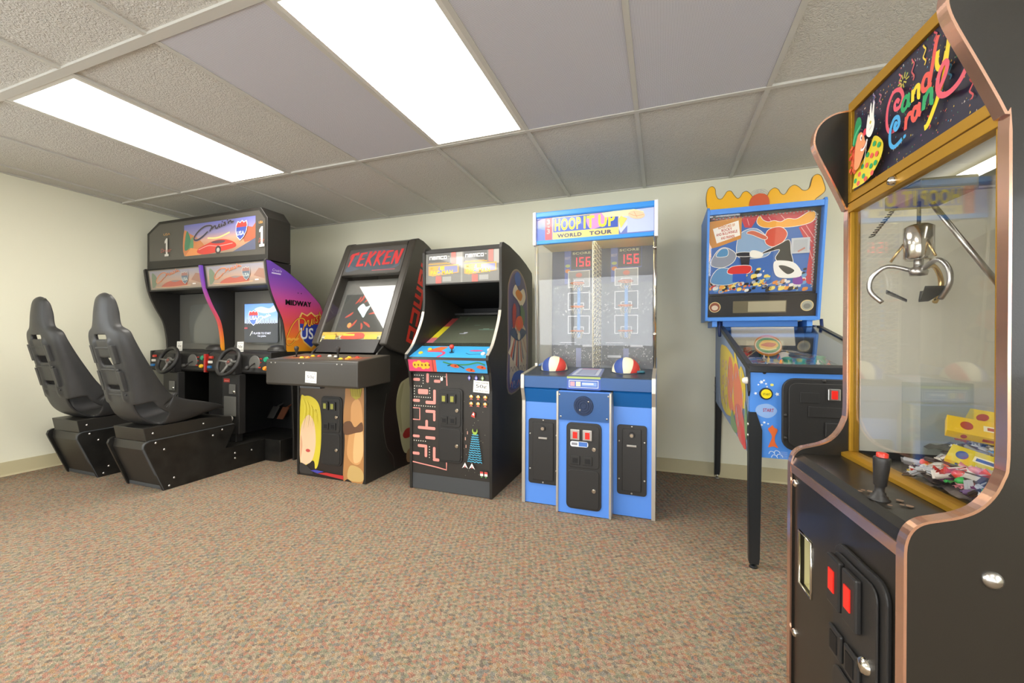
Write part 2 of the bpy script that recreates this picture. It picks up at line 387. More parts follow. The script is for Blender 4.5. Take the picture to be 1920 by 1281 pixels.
# suspended grid
g = MB()
for i in range(-3, 9):
    g.box(GX(i) - .012, GX(i) + .012, FY, WY, CH - .006, CH + .006)
for y in YB + [-2.596 + .02]:
    w = .02 if abs(y - 1.064) < .01 else .012
    g.box(WX, RX, y - w, y + w, CH - .0075, CH + .004)
struct(g.build('trim_1', GRIDM), 'painted metal grid of the suspended ceiling')
g = MB().box(WX, RX, WY - .02, WY, CH - .004, CH + .003).box(WX, WX + .02, FY, WY - .02, CH - .004, CH + .003)
struct(g.build('trim_2', GRIDM), 'wall angle of the suspended ceiling')
for i, (gi, lb) in enumerate(((4, 'perforated metal ceiling panel left of the large ceiling light'), (2, 'perforated metal ceiling panel just right of the large ceiling light'), (1, 'perforated metal ceiling panel farthest right of the ceiling lights'))):
    o = MB().box(GX(gi) + .0125, GX(gi - 1) - .0125, YB[1] + .021, YB[0] - .0125, CH - .003, CH + .0035).build('ceiling_panel', PERF)
    tag(o, lb, 'ceiling panel', 'perforated ceiling panels')
# troffers
def diffm(name, st):
    m, nt, p = newmat(name)
    tc = nt.nodes.new('ShaderNodeTexCoord'); sx = nt.nodes.new('ShaderNodeSeparateXYZ'); nt.links.new(tc.outputs['Object'], sx.inputs[0])
    def mt(op, a, b):
        n = nt.nodes.new('ShaderNodeMath'); n.operation = op
        for i, q in enumerate((a, b)):
            if isinstance(q, (int, float)): n.inputs[i].default_value = q
            else: nt.links.new(q, n.inputs[i])
        return n.outputs[0]
    w = mt('COSINE', mt('MULTIPLY', sx.outputs[0], 2 * PI / .19), 0)
    s_ = mt('ADD', mt('MULTIPLY', w, -st * .12), st)
    p.inputs['Base Color'].default_value = C(235, 235, 230); p.inputs['Roughness'].default_value = .3
    p.inputs['Emission Color'].default_value = (1.0, .955, .87, 1); nt.links.new(s_, p.inputs['Emission Strength'])
    return m
D1 = diffm('lamp_diffuser', 12.0)
FR = mat('lamp_frame', C(214, 212, 204), .4)
LAMPS = [(3, 1, 'large bright ceiling light above the middle of the room'), (6, 1, 'long ceiling light at left near the racing cabinet'), (3, 3, 'ceiling light behind the viewpoint'), (6, 3, 'ceiling light behind the viewpoint at left'), (0, 3, 'ceiling light behind the viewpoint at right'), (-1, 1, 'ceiling light above the candy crane')]
for gi, yi, lb in LAMPS:
    x0, x1 = GX(gi) + .0125, GX(gi - 1) - .0125; y0 = YB[yi] + .021 if yi == 1 else YB[yi] + .0125; y1 = YB[yi - 1] - .0125
    t = thing('ceiling_light', lb, 'ceiling light', ((x0 + x1) / 2, (y0 + y1) / 2, CH), group='recessed ceiling lights')
    b = MB().box(x0, x0 + .022, y0, y1, CH - .005, CH + .0035).box(x1 - .022, x1, y0, y1, CH - .005, CH + .0035)
    b.box(x0 + .022, x1 - .022, y0, y0 + .022, CH - .005, CH + .0035).box(x0 + .022, x1 - .022, y1 - .022, y1, CH - .005, CH + .0035)
    b.build('frame', FR, t)
    MB().box(x0 + .022, x1 - .022, y0 + .022, y1 - .022, CH - .004, CH + .003).build('diffuser', D1, t)
# ================================================================== RACING CABINET (twin sit-down)
BUT = {k: mat('button_' + k, C(*c), .3, coat=.4) for k, c in dict(red=(200, 52, 38), yellow=(240, 190, 40), green=(30, 150, 110), blue=(40, 120, 190), white=(236, 232, 222), orange=(245, 150, 40), amber=(220, 200, 60)).items()}
REDLIT = mat('red_lit_plastic', C(220, 40, 30), .3, emit=C(255, 50, 35), es=.1)
DIMY = mat('dim_yellow', C(150, 150, 70), .4)
PAPER = mat('white_paper', C(238, 236, 230), .7)
def sticker(parent, o, u, v, w, h, rot=0, name='price_card'):
    o = V(o); u = V(u); v = V(v); n = u.cross(v)
    if rot: u, v = u * math.cos(rot) + v * math.sin(rot), v * math.cos(rot) - u * math.sin(rot)
    a = Art(o, u, v, .0008)
    a.rect(0, 0, w, h, H('f4f2ec'))
    a.text('THIS GAME', w * .1, h * .76, h * .12, H('55555a'), w * .8)
    a.text('50\u00a2', w * .16, h * .34, h * .32, H('2a2a2e'), w * .66)
    a.text('PER PLAYER', w * .08, h * .1, h * .11, H('55555a'), w * .84)
    return a.build(name, PRINT, parent, 'white price card reading 50 cents')
def coin_door(parent, x0, x1, z0, z1, y, lit='amber', simple=False, two=True, name='coin_door'):
    """moulded black coin door on a plane facing -Y; returns the door part with its slots and locks as children"""
    w = x1 - x0; h = z1 - z0
    d = MB().prism(rrect(x0, x1, z0, z1, .03), 'y', y - .010, y - .0002).build(name, PLAST, parent, .003)
    f = MB(); zs = z0 + h * .47
    f.prism(rrect(x0 + .012, x1 - .012, zs + .006, z1 - .012, .022), 'y', y - .015, y - .010)
    f.prism(rrect(x0 + .012, x1 - .012, z0 + .012, zs - .006, .022), 'y', y - .015, y - .010)
    f.build('door_panel', PLAST, d, .003)
    for k in (0, 1):
        sx_ = x0 + w * (.13 + .35 * k); sw = w * .27; zt = z1 - h * .075
        c = MB().box(sx_, sx_ + sw, y - .026, y - .015, zt - h * .12, zt).build('coin_slot', PLAST if lit != 'red' else STEEL, d, .002)
        MB().box(sx_ + sw * .28, sx_ + sw * .75, y - .030, y - .026, zt - h * .1, zt - h * .025).build('slot_light', REDLIT if lit == 'red' else DIMY, c)
        zr = zs + h * .05
        c = MB().box(sx_, sx_ + sw, y - .022, y - .015, zr, zr + h * .1).build('coin_return', PLAST, d, .002)
        MB().box(sx_ + sw * .25, sx_ + sw * .8, y - .0235, y - .022, zr + h * .02, zr + h * .075).build('return_flap', DARK, c)
    for zz in (zs + h * .24, z0 + h * .235):
        MB().cyl((x0 + w * .8, y - .015, zz), (x0 + w * .8, y - .024, zz), .013, .011).cyl((x0 + w * .8, y - .024, zz), (x0 + w * .8, y - .026, zz), .006).build('lock', CHROME, d)
    return d
XL, XC, XR = -4.43, -3.68, -2.93
REDP = mat('red_plastic', C(176, 34, 28), .25, coat=.5)
T = thing('racing_arcade_cabinet', 'black twin racing arcade cabinet with two bucket seats, reading Cruis\'n USA', 'arcade machine', (-3.68, 2.4, 0))
side = cat([(2.364, 1.655), (2.378, 1.55), (2.402, 1.437), (2.45, 1.32), (2.515, 1.19), (2.543, 1.05), (2.551, .93)], 4)
fin = side + [(2.60, .90), (2.95, .90), (3.02, 1.06), (3.00, 1.20), (2.917, 1.354), (2.80, 1.448), (2.70, 1.52), (2.575, 1.592), (2.40, 1.662), (2.375, 1.668)]
# side panel left
b = MB().prism(fin, 'x', XL - .018, XL + .004); b.build('side_panel', BLACK, T, .003)
lowp = [(2.551, .93), (2.42, .92), (2.42, .745), (2.62, .70), (2.64, .185), (2.64, 0), (3.06, 0), (3.06, .93)]
MB().prism(lowp, 'x', XL - .018, XL + .004).build('side_panel', BLACK, T, .003)
MB().prism(lowp, 'x', XR - .02, XR - .002).build('side_panel', BLACK, T, .003)
rs = MB().prism(fin, 'x', XR - .018, XR + .002).build('side_fin', PLAST, T, .003, label='purple to orange sunset side fin reading MIDWAY')
a = Art((XR + .002, 0, 0), Y_, Z_)
stops = [(.92, H('e8a020')), (.99, H('f0962a')), (1.06, H('ee7a34')), (1.15, H('e2584a')), (1.28, H('d84a72')), (1.38, H('b64c98')), (1.47, H('8c48a8')), (1.56, H('6e44aa')), (1.67, H('6a46b0'))]
def finlimits(z):
    ys = []
    for (p, q) in zip(fin, fin[1:] + fin[:1]):
        if (p[1] - z) * (q[1] - z) <= 0 and abs(p[1] - q[1]) > 1e-6: ys.append(p[0] + (q[0] - p[0]) * (z - p[1]) / (q[1] - p[1]))
    return min(ys) + .008, max(ys) - .008
def stopc(z):
    for (a0, c0), (a1, c1) in zip(stops[:-1], stops[1:]):
        if z <= a1: t = max(0, (z - a0) / (a1 - a0)); return tuple(c0[i] * (1 - t) + c1[i] * t for i in range(4))
    return stops[-1][1]
zz = [.925 + .0146 * i for i in range(51)]
for z0, z1 in zip(zz[:-1], zz[1:]):
    l0, r0 = finlimits(z0); l1, r1 = finlimits(z1); a.raw([(l0, z0), (r0, z0), (r1, z1), (l1, z1)], [(0, 1, 2, 3)], [stopc(z0), stopc(z0), stopc(z1), stopc(z1)])
a.up()
# shield, then the words
def shield(a, x, y, w, h, top, bot, edge, sh=0):
    o = [(0, .78), (.12, .97), (.33, .9), (.5, 1.0), (.67, .9), (.88, .97), (1, .78), (.97, .45), (.8, .18), (.5, 0), (.2, .18), (.03, .45)]
    f = lambda s, d: [(x + w * (.5 + (p - .5) * s) + sh * h * (.5 + (q - .5) * s), y + h * (.5 + (q - .5) * s)) for p, q in d]
    a.poly(f(1.1, o), edge); a.poly(f(1, o), bot)
    a.poly(f(1, [(0, .78), (.12, .97), (.33, .9), (.5, 1.0), (.67, .9), (.88, .97), (1, .78), (1, .68), (0, .68)]), top)
shield(a, 2.69, .96, .25, .30, H('d43a30'), H('3446a8'), H('e9c46a'), 0)
a.text('USA', 2.70, 1.03, .10, WHITE, .23, off=.02)
cr_ = [(2.76, 1.15), (2.74, 1.19), (2.68, 1.19), (2.62, 1.13), (2.575, 1.04), (2.575, .99), (2.61, .985), (2.66, 1.03), (2.71, 1.10)]
def cruisn(a, x, y, w, h, c, c2, lw):
    pts = [(x + w * (p - 2.575) / .39, y + h * (q - .985) / .27) for p, q in cr_]
    def M(L): return [(x + w * p, y + h * q) for p, q in L]
    L = [pts, M([(.40, .42), (.46, .70), (.45, .55), (.50, .66), (.53, .74)]), M([(.55, .74), (.55, .58), (.60, .58), (.64, .78), (.64, .62), (.67, .62)]), M([(.70, .80), (.69, .66), (.72, .66)]),
         M([(.80, .86), (.76, .82), (.80, .76), (.78, .68), (.73, .70)]), M([(.86, 1.02), (.84, .92)]), M([(.86, .86), (.87, .74), (.88, .82), (.93, .90), (.94, .80), (1.0, .84)])]
    for l in L: a.stroke(l, lw * 1.7, c2)
    for l in L: a.stroke(l, lw, c)
    a.ell(x + w * .72, y + h * .9, lw * .6, lw * .6, c)
cruisn(a, 2.565, .985, .40, .29, H('f3b63a'), H('8a2a28'), .009)
for q in (0, .0025, .005): a.text('MIDWAY', 2.545 + q, 1.315, .045, INK, .262, off=.012)
for yy in (2.67, 2.703): a.ell(yy, 1.425, .005, .005, H('301040'))
a.text('Cruis\'n', 2.42, 1.575, .022, H('d8ccec'), .085, shear=.3); a.rect(2.415, 1.555, 2.50, 1.565, H('d8ccec'))
for k in range(9): a.ell(2.57 + .012 * k, 1.03 + .006 * math.sin(k * 1.7), .014, .007, H('f5b54a'))
a.build('fin_artwork', PRINT, rs)
# divider between the two drivers: curved coloured edge
MB().prism(fin, 'x', XC - .009, XC + .009).build('centre_divider', BLACK, T, .002)
a = Art((XC - .011, 0, 0), X_, Z_)  # thin coloured band bent along the divider edge
me = MB(); vs = []; cs = []
ed = side
bm_ = bpy.data.meshes.new('divider_edge_trim'); vv = []; ff = []; cc = []
off = V((0, -.014))
for y_, z_ in ed: vv += [V((XC - .014, y_ - .006, z_)), V((XC + .014, y_ - .006, z_)), V((XC - .014, y_ + .012, z_)), V((XC + .014, y_ + .012, z_))]
for i in range(len(ed) - 1):
    k = i * 4
    for q in ((k, k + 1, k + 5, k + 4), (k + 1, k + 3, k + 7, k + 5), (k + 2, k, k + 4, k + 6)): ff.append(q); cc.append([stopc(vv[j].z) for j in q])
bm_.from_pydata([tuple(p - ORG[0]) for p in vv], [], ff); bm_.materials.append(PRINT); ca = bm_.color_attributes.new('Col', 'FLOAT_COLOR', 'CORNER'); k = 0
for q in cc:
    for c in q: ca.data[k].color = c; k += 1
o = bpy.data.objects.new('divider_edge_trim', bm_); col.objects.link(o); o.parent = T; o['label'] = 'purple to orange edge band between the screens'
# header box
hp = [(-4.43, 1.66), (-4.43, 1.99), (-4.262, 2.085), (-3.005, 2.085), (-2.93, 1.995), (-2.93, 1.66)]
hd = MB().prism(hp, 'y', 2.385, 2.60).build('header_box', BLACK, T, .004)
a = Art((0, 2.385, 0), X_, Z_)
a.poly([(-4.395, 1.735), (-2.955, 1.705), (-2.955, 1.985), (-3.02, 2.06), (-4.25, 2.06), (-4.395, 1.98)][::1], H('4a4742'))
x0, x1, z0, z1 = -3.92, -3.06, 1.75, 2.02
a.bands(x0, z0, x1, z1, [(0, H('8a7a6a')), (.3, H('c08a68')), (.45, H('c89a84')), (.65, H('8c84a8')), (1, H('6468a8'))])
def P_(L): return [(x0 + (x1 - x0) * p, z0 + (z1 - z0) * q) for p, q in L]
a.blob(P_([(0.0, .05), (.2, .1), (.3, .25), (.22, .5), (.08, .72), (0.0, .8)]), H('c07848'))
a.blob(P_([(.01, .2), (.08, .25), (.1, .5), (.05, .8), (.02, .6)]), H('3f7a5a')); a.blob(P_([(.08, .1), (.14, .25), (.13, .6), (.09, .4)]), H('5a8a60'))
a.poly(P_([(.82, .45), (.9, .72), (.96, .68), (1, .8), (1, .3), (.86, .25)]), H('a05a44'))
a.poly(P_([(.7, 0), (1, .35), (1, 0)]), H('54586e')); a.poly(P_([(.02, .0), (.25, 0), (.35, .1), (.1, .25)]), H('d88a50'))
a.blob(P_([(.2, .08), (.22, .2), (.34, .32), (.45, .4), (.55, .42), (.66, .36), (.74, .24), (.72, .12), (.5, .04), (.3, .0)]), H('c83c34'))
a.blob(P_([(.4, .36), (.5, .4), (.6, .36), (.55, .3), (.45, .31)]), H('5a4650')); a.stroke(P_([(.22, .16), (.36, .26), (.5, .22), (.7, .26)]), .006, H('e8a09a'))
a.ell(*P_([(.5, .1)])[0], .035, .035, H('3a3236')); a.ell(*P_([(.5, .1)])[0], .018, .018, H('b8b0a8'))
a.stroke(P_([(.35, .5), (.5, .48), (.66, .6)]), .012, H('e8d08a'))
cruisn(a, x0 + .14, z0 + .13, .48, .14, H('3a3640'), H('8a8498'), .012)
shield(a, -3.285, 1.84, .12, .15, H('c8423c'), H('40509c'), H('cfd4e2'), .15); a.text('USA', -3.262, 1.875, .035, H('d8dce8'), .085, off=.02)
for sx0 in (-4.215, -3.03 + .008):
    ox = sx0 + (.045 if sx0 < -4 else .012); a.poly([(ox, 1.765), (ox + .055, 1.765), (ox + .055, 1.785), (ox + .04, 1.785), (ox + .04, 1.925), (ox + .022, 1.925), (ox, 1.90), (ox, 1.88), (ox + .016, 1.885), (ox + .016, 1.785), (ox, 1.785)], H('cfccc4'))
    a.text('Driver', sx0 - (.01 if sx0 < -4 else -.002), 1.80, .035, H('b4574a'), .14 if sx0 < -4 else .06, shear=.3)
    a.text('USA', sx0 + (.03 if sx0 < -4 else .006), 1.95, .02, H('d29a4c'), .09 if sx0 < -4 else .045)
a.build('header_sign', GLOSSP, hd, 'glossy header picture of a red sports car with a road shield')
# lower marquees, hoods
for k, (xa, xb) in enumerate(((XL + .004, XC - .014), (XC + .014, XR - .018))):
    b = MB().prism([(2.40, 1.46), (2.375, 1.655), (2.62, 1.66), (2.62, 1.46)], 'x', xa, xb).build('marquee', PLAST, T, .003)
    vdir = V((0, -.025, .195)).normalized(); a = Art((xa, 2.40, 1.46), X_, vdir); W_ = xb - xa
    a.rect(.03, .015, W_ - .01, .188, H('7d7468')); x0, x1, z0, z1 = .045, W_ - .02, .022, .18
    a.bands(x0, z0, x1, z1, [(0, H('908478')), (.4, H('b4917c')), (.7, H('a09290')), (1, H('8c8c9c'))])
    a.blob(P_([(.02, .1), (.1, .2), (.14, .6), (.05, .9)]), H('71806a')); a.poly(P_([(.82, .4), (.92, .75), (1, .7), (1, .2)]), H('9a7262'))
    a.blob(P_([(.22, .08), (.3, .3), (.45, .42), (.58, .42), (.72, .3), (.72, .12), (.5, .04)]), H('b25a4c')); a.blob(P_([(.42, .4), (.5, .44), (.6, .4), (.5, .33)]), H('8a7a78'))
    a.stroke(P_([(.1, .1), (.4, .06), (.8, .12)]), .006, H('c8a07a'))
    cruisn(a, .13, .075, .33, .11, H('c86a4c'), H('d8b48a'), .006)
    shield(a, W_ - .26, .055, .085, .10, H('9a6a62'), H('5e6c7c'), H('b9b9b2'), .1); a.text('USA', W_ - .245, .08, .028, H('c4ccc4'), .065, off=.02)
    a.rect(W_ - .12, .045, W_ - .08, .055, H('e4e0dc'))
    a.build('marquee_sign', GLOSSP, b, 'faded marquee with a red car and the words Cruis\'n USA')
# monitors
def crt(parent, x0, x1, z0, z1, y, lit=None):
    W_ = x1 - x0; Hh = z1 - z0; n = 14; vs = []; fs = []
    for j in range(n + 1):
        for i in range(n + 1):
            u, v = i / n * 2 - 1, j / n * 2 - 1; k = 1 - .03 * (v * v); q = 1 - .03 * (u * u)
            vs.append(((x0 + x1) / 2 + u * W_ / 2 * k, y - .022 * (1 - .5 * (u * u + v * v)), (z0 + z1) / 2 + v * Hh / 2 * q))
    for j in range(n):
        for i in range(n): fs.append((j * (n + 1) + i, j * (n + 1) + i + 1, (j + 1) * (n + 1) + i + 1, (j + 1) * (n + 1) + i))
    return MB().add(vs, fs, 0, True).build('screen', CRTM, parent, recalc=False)
CRTM = mat('dark_picture_tube', C(116, 118, 114), .12, coat=.6)
BEZ = mat('monitor_bezel', C(104, 103, 98), .35, coat=.3)
for k, dx in enumerate((-.75, 0)):
    xa, xb = (XL + .004, XC - .014) if k == 0 else (XC + .014, XR - .018)
    X0, X1 = -3.52 + dx, -3.09 + dx
    b = MB().box(xa, xb, 2.655, 2.70, .93, 1.46)
    b.prism([(2.64, .93), (2.655, .93), (2.655, .985)], 'x', xa, xb)
    fr_ = b.build('monitor', BEZ, T, .002)
    s_ = crt(fr_, X0, X1, .985, 1.36, 2.655)
    if k == 1:
        a = Art((X0 + .012, 2.628, 1.0), X_, Z_); W_, Hh = .405, .345
        a.poly(rrect(0, W_, 0, Hh, .02), H('3c4046'))
        x0, x1, z0, z1 = 0.004, W_ - .004, .17, Hh - .004
        a.bands(x0, z0, x1, z1, [(0, H('a8b4cc')), (.4, H('7fa6e0')), (1, H('6d9bf0'))])
        a.blob(P_([(.3, .7), (.5, .85), (.75, .75), (.9, .9), (.95, .6), (.6, .5)]), H('b4c8f0'))
        for q in range(12): a.rect(.03 + .03 * q, .165, .045 + .03 * q, .19 + .05 * random.random(), H('8e98a8'))
        shield(a, .06, .155, .11, .125, H('c84a4a'), H('5a78d8'), H('dfe8ff')); a.text('USA', .072, .2, .035, WHITE, .09, off=.03)
        cruisn(a, .15, .17, .18, .08, WHITE, H('8090b0'), .006)
        a.text('1 PLAYER TO START', .11, .072, .018, H('e8ecff'), .22); a.text('TO JOIN', .17, .045, .018, H('e8ecff'), .10)
        a.stroke([(.08, .06), (.11, .1)], .006, WHITE); a.rect(.01, .12, .05, .135, H('9a4a50'))
        a.build('screen_picture', SCREENP, s_, 'lit attract screen with a blue sky and road shield')
    # dashboard
    b = MB().prism([(2.42, .745), (2.405, .76), (2.43, .905), (2.46, .925), (2.655, .935), (2.655, .72)], 'x', xa, xb)
    d = b.build('dashboard', PLAST, T, .006)
    def dpt(x, z): return V((x, 2.405 + .025 * (z - .76) / .145 - .001, z))
    cx = -3.285 + dx
    MB().cyl(dpt(cx + .18, .835), dpt(cx + .18, .835) + V((0, -.006, 0)), .062, .058).build('shifter_plate', BEZ, d)
    MB().cyl(dpt(cx + .18, .835), dpt(cx + .205, .80) + V((0, -.075, 0)), .006).ball(dpt(cx + .205, .80) + V((0, -.08, 0)), .019).build('gear_shifter', PLAST, d, label='black ball topped gear shifter')
    for n_, (x, z, r, c) in enumerate(((.325, .865, .020, 'green'), (.31, .795, .016, 'yellow' if k == 0 else 'orange'))):
        q = dpt(cx + x if cx + x < xb - .02 else xb - .03, z); MB().cyl(q, q + V((0, -.010, 0)), r * 1.15, r * 1.1).cyl(q + V((0, -.010, 0)), q + V((0, -.02, 0)), r, r * .8).build('button', BUT[c], d, label=c + ' push button')
    for z, c in ((.872, 'red'), (.832, 'white'), (.79, 'blue')):
        q = dpt(xa + .045 if k else xa + .05, z); MB().box(q.x - .02, q.x + .02, q.y - .016, q.y, q.z - .011, q.z + .011).build('button', BUT[c], d, .003, label=c + ' rectangular view button')
    for z in (.87, .84, .80):
        q = dpt(cx + .24, z); MB().box(q.x - .012, q.x + .012, q.y - .003, q.y, q.z - .004, q.z + .004).build('gear_mark', BUT['red'], d)
    hb = MB(); hx = cx + .27
    hb.lathe((hx, 2.56, .93), (0, 0, 1), [(.085, 0), (.08, .02), (.055, .045), (.0, .052)]); hb.build('speaker_dome', PLAST, d)
    if k == 0: MB().box(XC - .012, XC + .012, 2.398, 2.43, .742, .90).build('divider_foot', REDP, T, .004, label='translucent red strip between the dashboards')
    # steering column and wheel
    c = MB().box(cx - .12, cx + .075, 2.36, 2.42, .255, .74).box(cx - .05, cx + .03, 2.37, 2.43, .0 + .186, .255)
    c.box(cx - .045, cx + .045, 2.345, 2.41, .74, .90)
    c = c.build('steering_column', PLAST, T, .006)
    s2 = MB().box(cx - .09, cx + .045, 2.352, 2.36, .40, .56).box(cx - .03, cx + .04, 2.352, 2.36, .58, .66).build('column_plate', BEZ, c, .003)
    for z in (.60, .33): MB().lathe((cx + .03, 2.352, z), (0, -1, 0), [(.012, 0), (.011, .006), (0, .009)]).build('bolt', CHROME, c)
    if k == 1:
        a = Art((cx - .10, 2.36, .675), X_, Z_); a.rect(0, 0, .07, .03, H('b03228')); a.rect(.01, .010, .06, .013, H('e8c0b0')); a.build('red_label', PRINT, c, 'small red label')
    wc = V((cx, 2.325, .845)); ax = V((0, -.92, .38)).normalized(); e1 = X_.copy(); e2 = ax.cross(e1).normalized(); R_ = .112
    wl = MB().tube([wc + (e1 * math.cos(t) + e2 * math.sin(t)) * R_ for t in [2 * PI * i / 40 for i in range(40)]], .0155, 10, closed=True).build('steering_wheel', PLAST, T)
    sp = MB()
    for t in (PI * .02, PI * .98, PI * 1.42 if k else PI * 1.5):
        dr = (e1 * math.cos(t) + e2 * math.sin(t)); sp.tube([wc + dr * .02 - ax * .012, wc + dr * .06 - ax * .008, wc + dr * (R_ - .004)], [.011, .010, .011], 8)
    sp.cyl(wc - ax * .03, wc - ax * .002, .034, .030); sp.build('wheel_spokes', BEZ, wl)
    a = Art(wc - ax * .001 - e1 * .02, e1, e2 if e1.cross(e2).dot(ax) > 0 else -e2); a.ell(.02, 0, .02, .02, H('4a3030')); a.stroke([(.008, -.004), (.018, .005), (.03, -.004)], .004, H('c05a48')); a.build('wheel_badge', PRINT, wl)
    MB().cyl(wc - ax * .03, V((cx, 2.42, .81)), .02).build('wheel_shaft', PLAST, wl)
    sticker(T, (cx - .07 - (.02 if k == 0 else 0), 2.45, .921), X_, V((0, .05, 1)).normalized(), .075, .085, .03)
# footwell, platform, back
MB().box(XL + .004, XR - .02, 2.93, 3.05, .183, .93).build('footwell_back', DARK, T)
MB().box(-3.70, -3.53, 2.45, 2.93, .183, .745).build('footwell_partition', DARK, T)
MB().box(XL + .004, -2.985, 2.552, 3.05, .002, .183).build('foot_platform', SCUFF, T, .003)
for dx in (-.75, 0):
    for q, (px, c, cn) in enumerate(((-3.43, STEEL, 'steel'), (-3.31, mat('worn_pedal', C(120, 74, 52), .4, .5), 'rust coloured'))):
        MB().prism([(2.80, .30), (2.79, .30), (2.855, .40), (2.865, .395)], 'x', px + dx, px + dx + .075).cyl((px + dx + .037, 2.86, .39), (px + dx + .037, 2.935, .42), .008).build('pedal', c, T, .001, label=cn + ' foot pedal')
    # pedestal
    xa, xb = -3.56 + dx, -3.155 + dx
    prof = [(1.795, .0), (1.688, .29), (1.680, .315), (1.688, .34), (1.71, .352), (2.285, .362), (2.295, .35), (2.215, .187), (2.552, .183), (2.552, 0)]
    ps = MB().prism(prof, 'x', xa, xa + .02).prism(prof, 'x', xb - .02, xb)
    pd = ps.build('seat_pedestal', SCUFF, T, .003)
    sl = MB().prism([(1.815, 0), (1.80, .03), (1.708, .29), (1.715, .345), (2.20, .345), (2.20, .187), (2.552, .183), (2.552, .001)], 'x', xa + .02, xb - .02)
    sl.build('pedestal_body', GREYM if 0 else BLACK, pd, .002)
    MB().box(xa + .02, xb - .02, 1.800, 1.812, .004, .028).build('kick_rail', KICK, pd, .002)
    MB().prism([(1.70, .352), (1.685, .44), (2.05, .448), (2.27, .425), (2.28, .362)], 'x', xa + .07, xb - .012).build('seat_box', BLACK, pd, .003)
    e = MB()
    e.strip(cat([(1.797, 0.004), (1.742, .15), (1.688, .29), (1.681, .315), (1.69, .34), (1.715, .353)], 4) + [(2.28, .363)], 'x', xb - .018, xb + .0015, .005)
    e.build('edge_trim', STEEL if 0 else KICK, pd)
    for (yy, zz_) in ((1.75, .335), (2.19, .335), (1.80, .28), (2.12, .305), (1.86, .07), (2.29, .13), (2.29, .09), (2.43, .12), (1.83, .025)):
        MB().lathe((xb - .0005, yy, zz_), (1, 0, 0), [(.008, 0), (.007, .004), (0, .006)], 10).build('bolt', STEEL, pd)
    for (yy, zz_) in ((1.74, .40), (2.06, .405)): MB().lathe((xb - .0125, yy, zz_), (1, 0, 0), [(.008, 0), (.007, .004), (0, .006)], 10).build('bolt', STEEL, pd)
    MB().lathe((xb - .05, 2.27, .40), (1, .4, 0), [(.024, 0), (.024, .02), (.015, .03), (0, .032)], 14).build('seat_lever', BUT['white'], pd, label='cream plastic seat lever')
    # seat shell
    xc = -3.335 + dx
    st = [(1.572, 1.303, .050, .0, 0), (1.561, 1.296, .066, .012, 0), (1.554, 1.27, .080, .03, 0), (1.550, 1.20, .092, .045, 0), (1.551, 1.14, .102, .045, 0), (1.554, 1.098, .122, .045, 0), (1.558, 1.066, .172, .055, 1), (1.566, 1.01, .188, .062, 1),
          (1.585, .93, .194, .075, 1), (1.607, .84, .197, .095, 1), (1.628, .75, .199, .12, 1), (1.645, .66, .200, .155, 1), (1.665, .58, .202, .19, 1), (1.70, .515, .203, .215, 1), (1.76, .468, .203, .215, 1),
          (1.84, .452, .203, .19, 1), (1.93, .458, .203, .155, 1), (2.02, .475, .202, .115, 1), (2.10, .492, .198, .07, 1), (2.165, .505, .185, .03, 1), (2.195, .50, .17, .01, 1)]
    K = 4; S5 = []
    for i in range(len(st) - 1):
        a_, b_, c_, d_ = [V((0, 0, 0, 0, 0)) if 0 else st[j] for j in (max(i - 1, 0), i, i + 1, min(i + 2, len(st) - 1))]
        for j in range(K):
            t = j / K; S5.append([.5 * ((2 * b_[q]) + (c_[q] - a_[q]) * t + (2 * a_[q] - 5 * b_[q] + 4 * c_[q] - d_[q]) * t * t + (3 * b_[q] - a_[q] - 3 * c_[q] + d_[q]) * t ** 3) for q in range(4)])
    S5.append(list(st[-1][:4])); NT = 32; vs = []; fs = []
    for i, (yy, z_, hw, wg) in enumerate(S5):
        p0 = V((0, S5[max(i - 1, 0)][0], S5[max(i - 1, 0)][1])); p1 = V((0, S5[min(i + 1, len(S5) - 1)][0], S5[min(i + 1, len(S5) - 1)][1])); d = (p1 - p0).normalized(); nrm = V((0, -d.z, d.y))
        for j in range(NT + 1):
            t = j / NT * 2 - 1; at = abs(t); x = hw * (1 - (1 - min(1, at * 1.25)) ** 1.0) if at < .8 else hw * (1 + .03 * (at - .8) / .2)
            u_ = max(0, (at - .62) / .38); fw_ = wg * u_ ** 1.5 - .012 * (1 - min(1, at / .62) ** 2)
            # pressed channel down the back
            if .3 < at < .42 and 1.02 > z_ > .62 and yy < 1.7: fw_ += -.012
            vs.append(V((xc + math.copysign(x, t), yy, z_)) + nrm * fw_)
    def hole(i, j):
        yy, z_, hw, _ = S5[i]; t = (j + .5) / NT * 2 - 1; at = abs(t); bk = yy < 1.70
        if bk and at < .26 and (1.035 < z_ < 1.062 or .885 < z_ < .912 or .725 < z_ < .75): return True
        if .5 < at < .84 and (yy < 1.78 and z_ < .61): return True
        return False
    for i in range(len(S5) - 1):
        for j in range(NT):
            if not hole(i, j): k_ = i * (NT + 1) + j; fs.append((k_, k_ + 1, k_ + NT + 2, k_ + NT + 1))
    sm = MB().add(vs, fs, 0, True); so = sm.build('bucket_seat', SEATM, T, recalc=False, label='moulded dark grey bucket seat')
    md = so.modifiers.new('solid', 'SOLIDIFY'); md.thickness = .016; md.offset = 0
    md = so.modifiers.new('sub', 'SUBSURF'); md.levels = 1; md.render_levels = 1
    rb = MB()
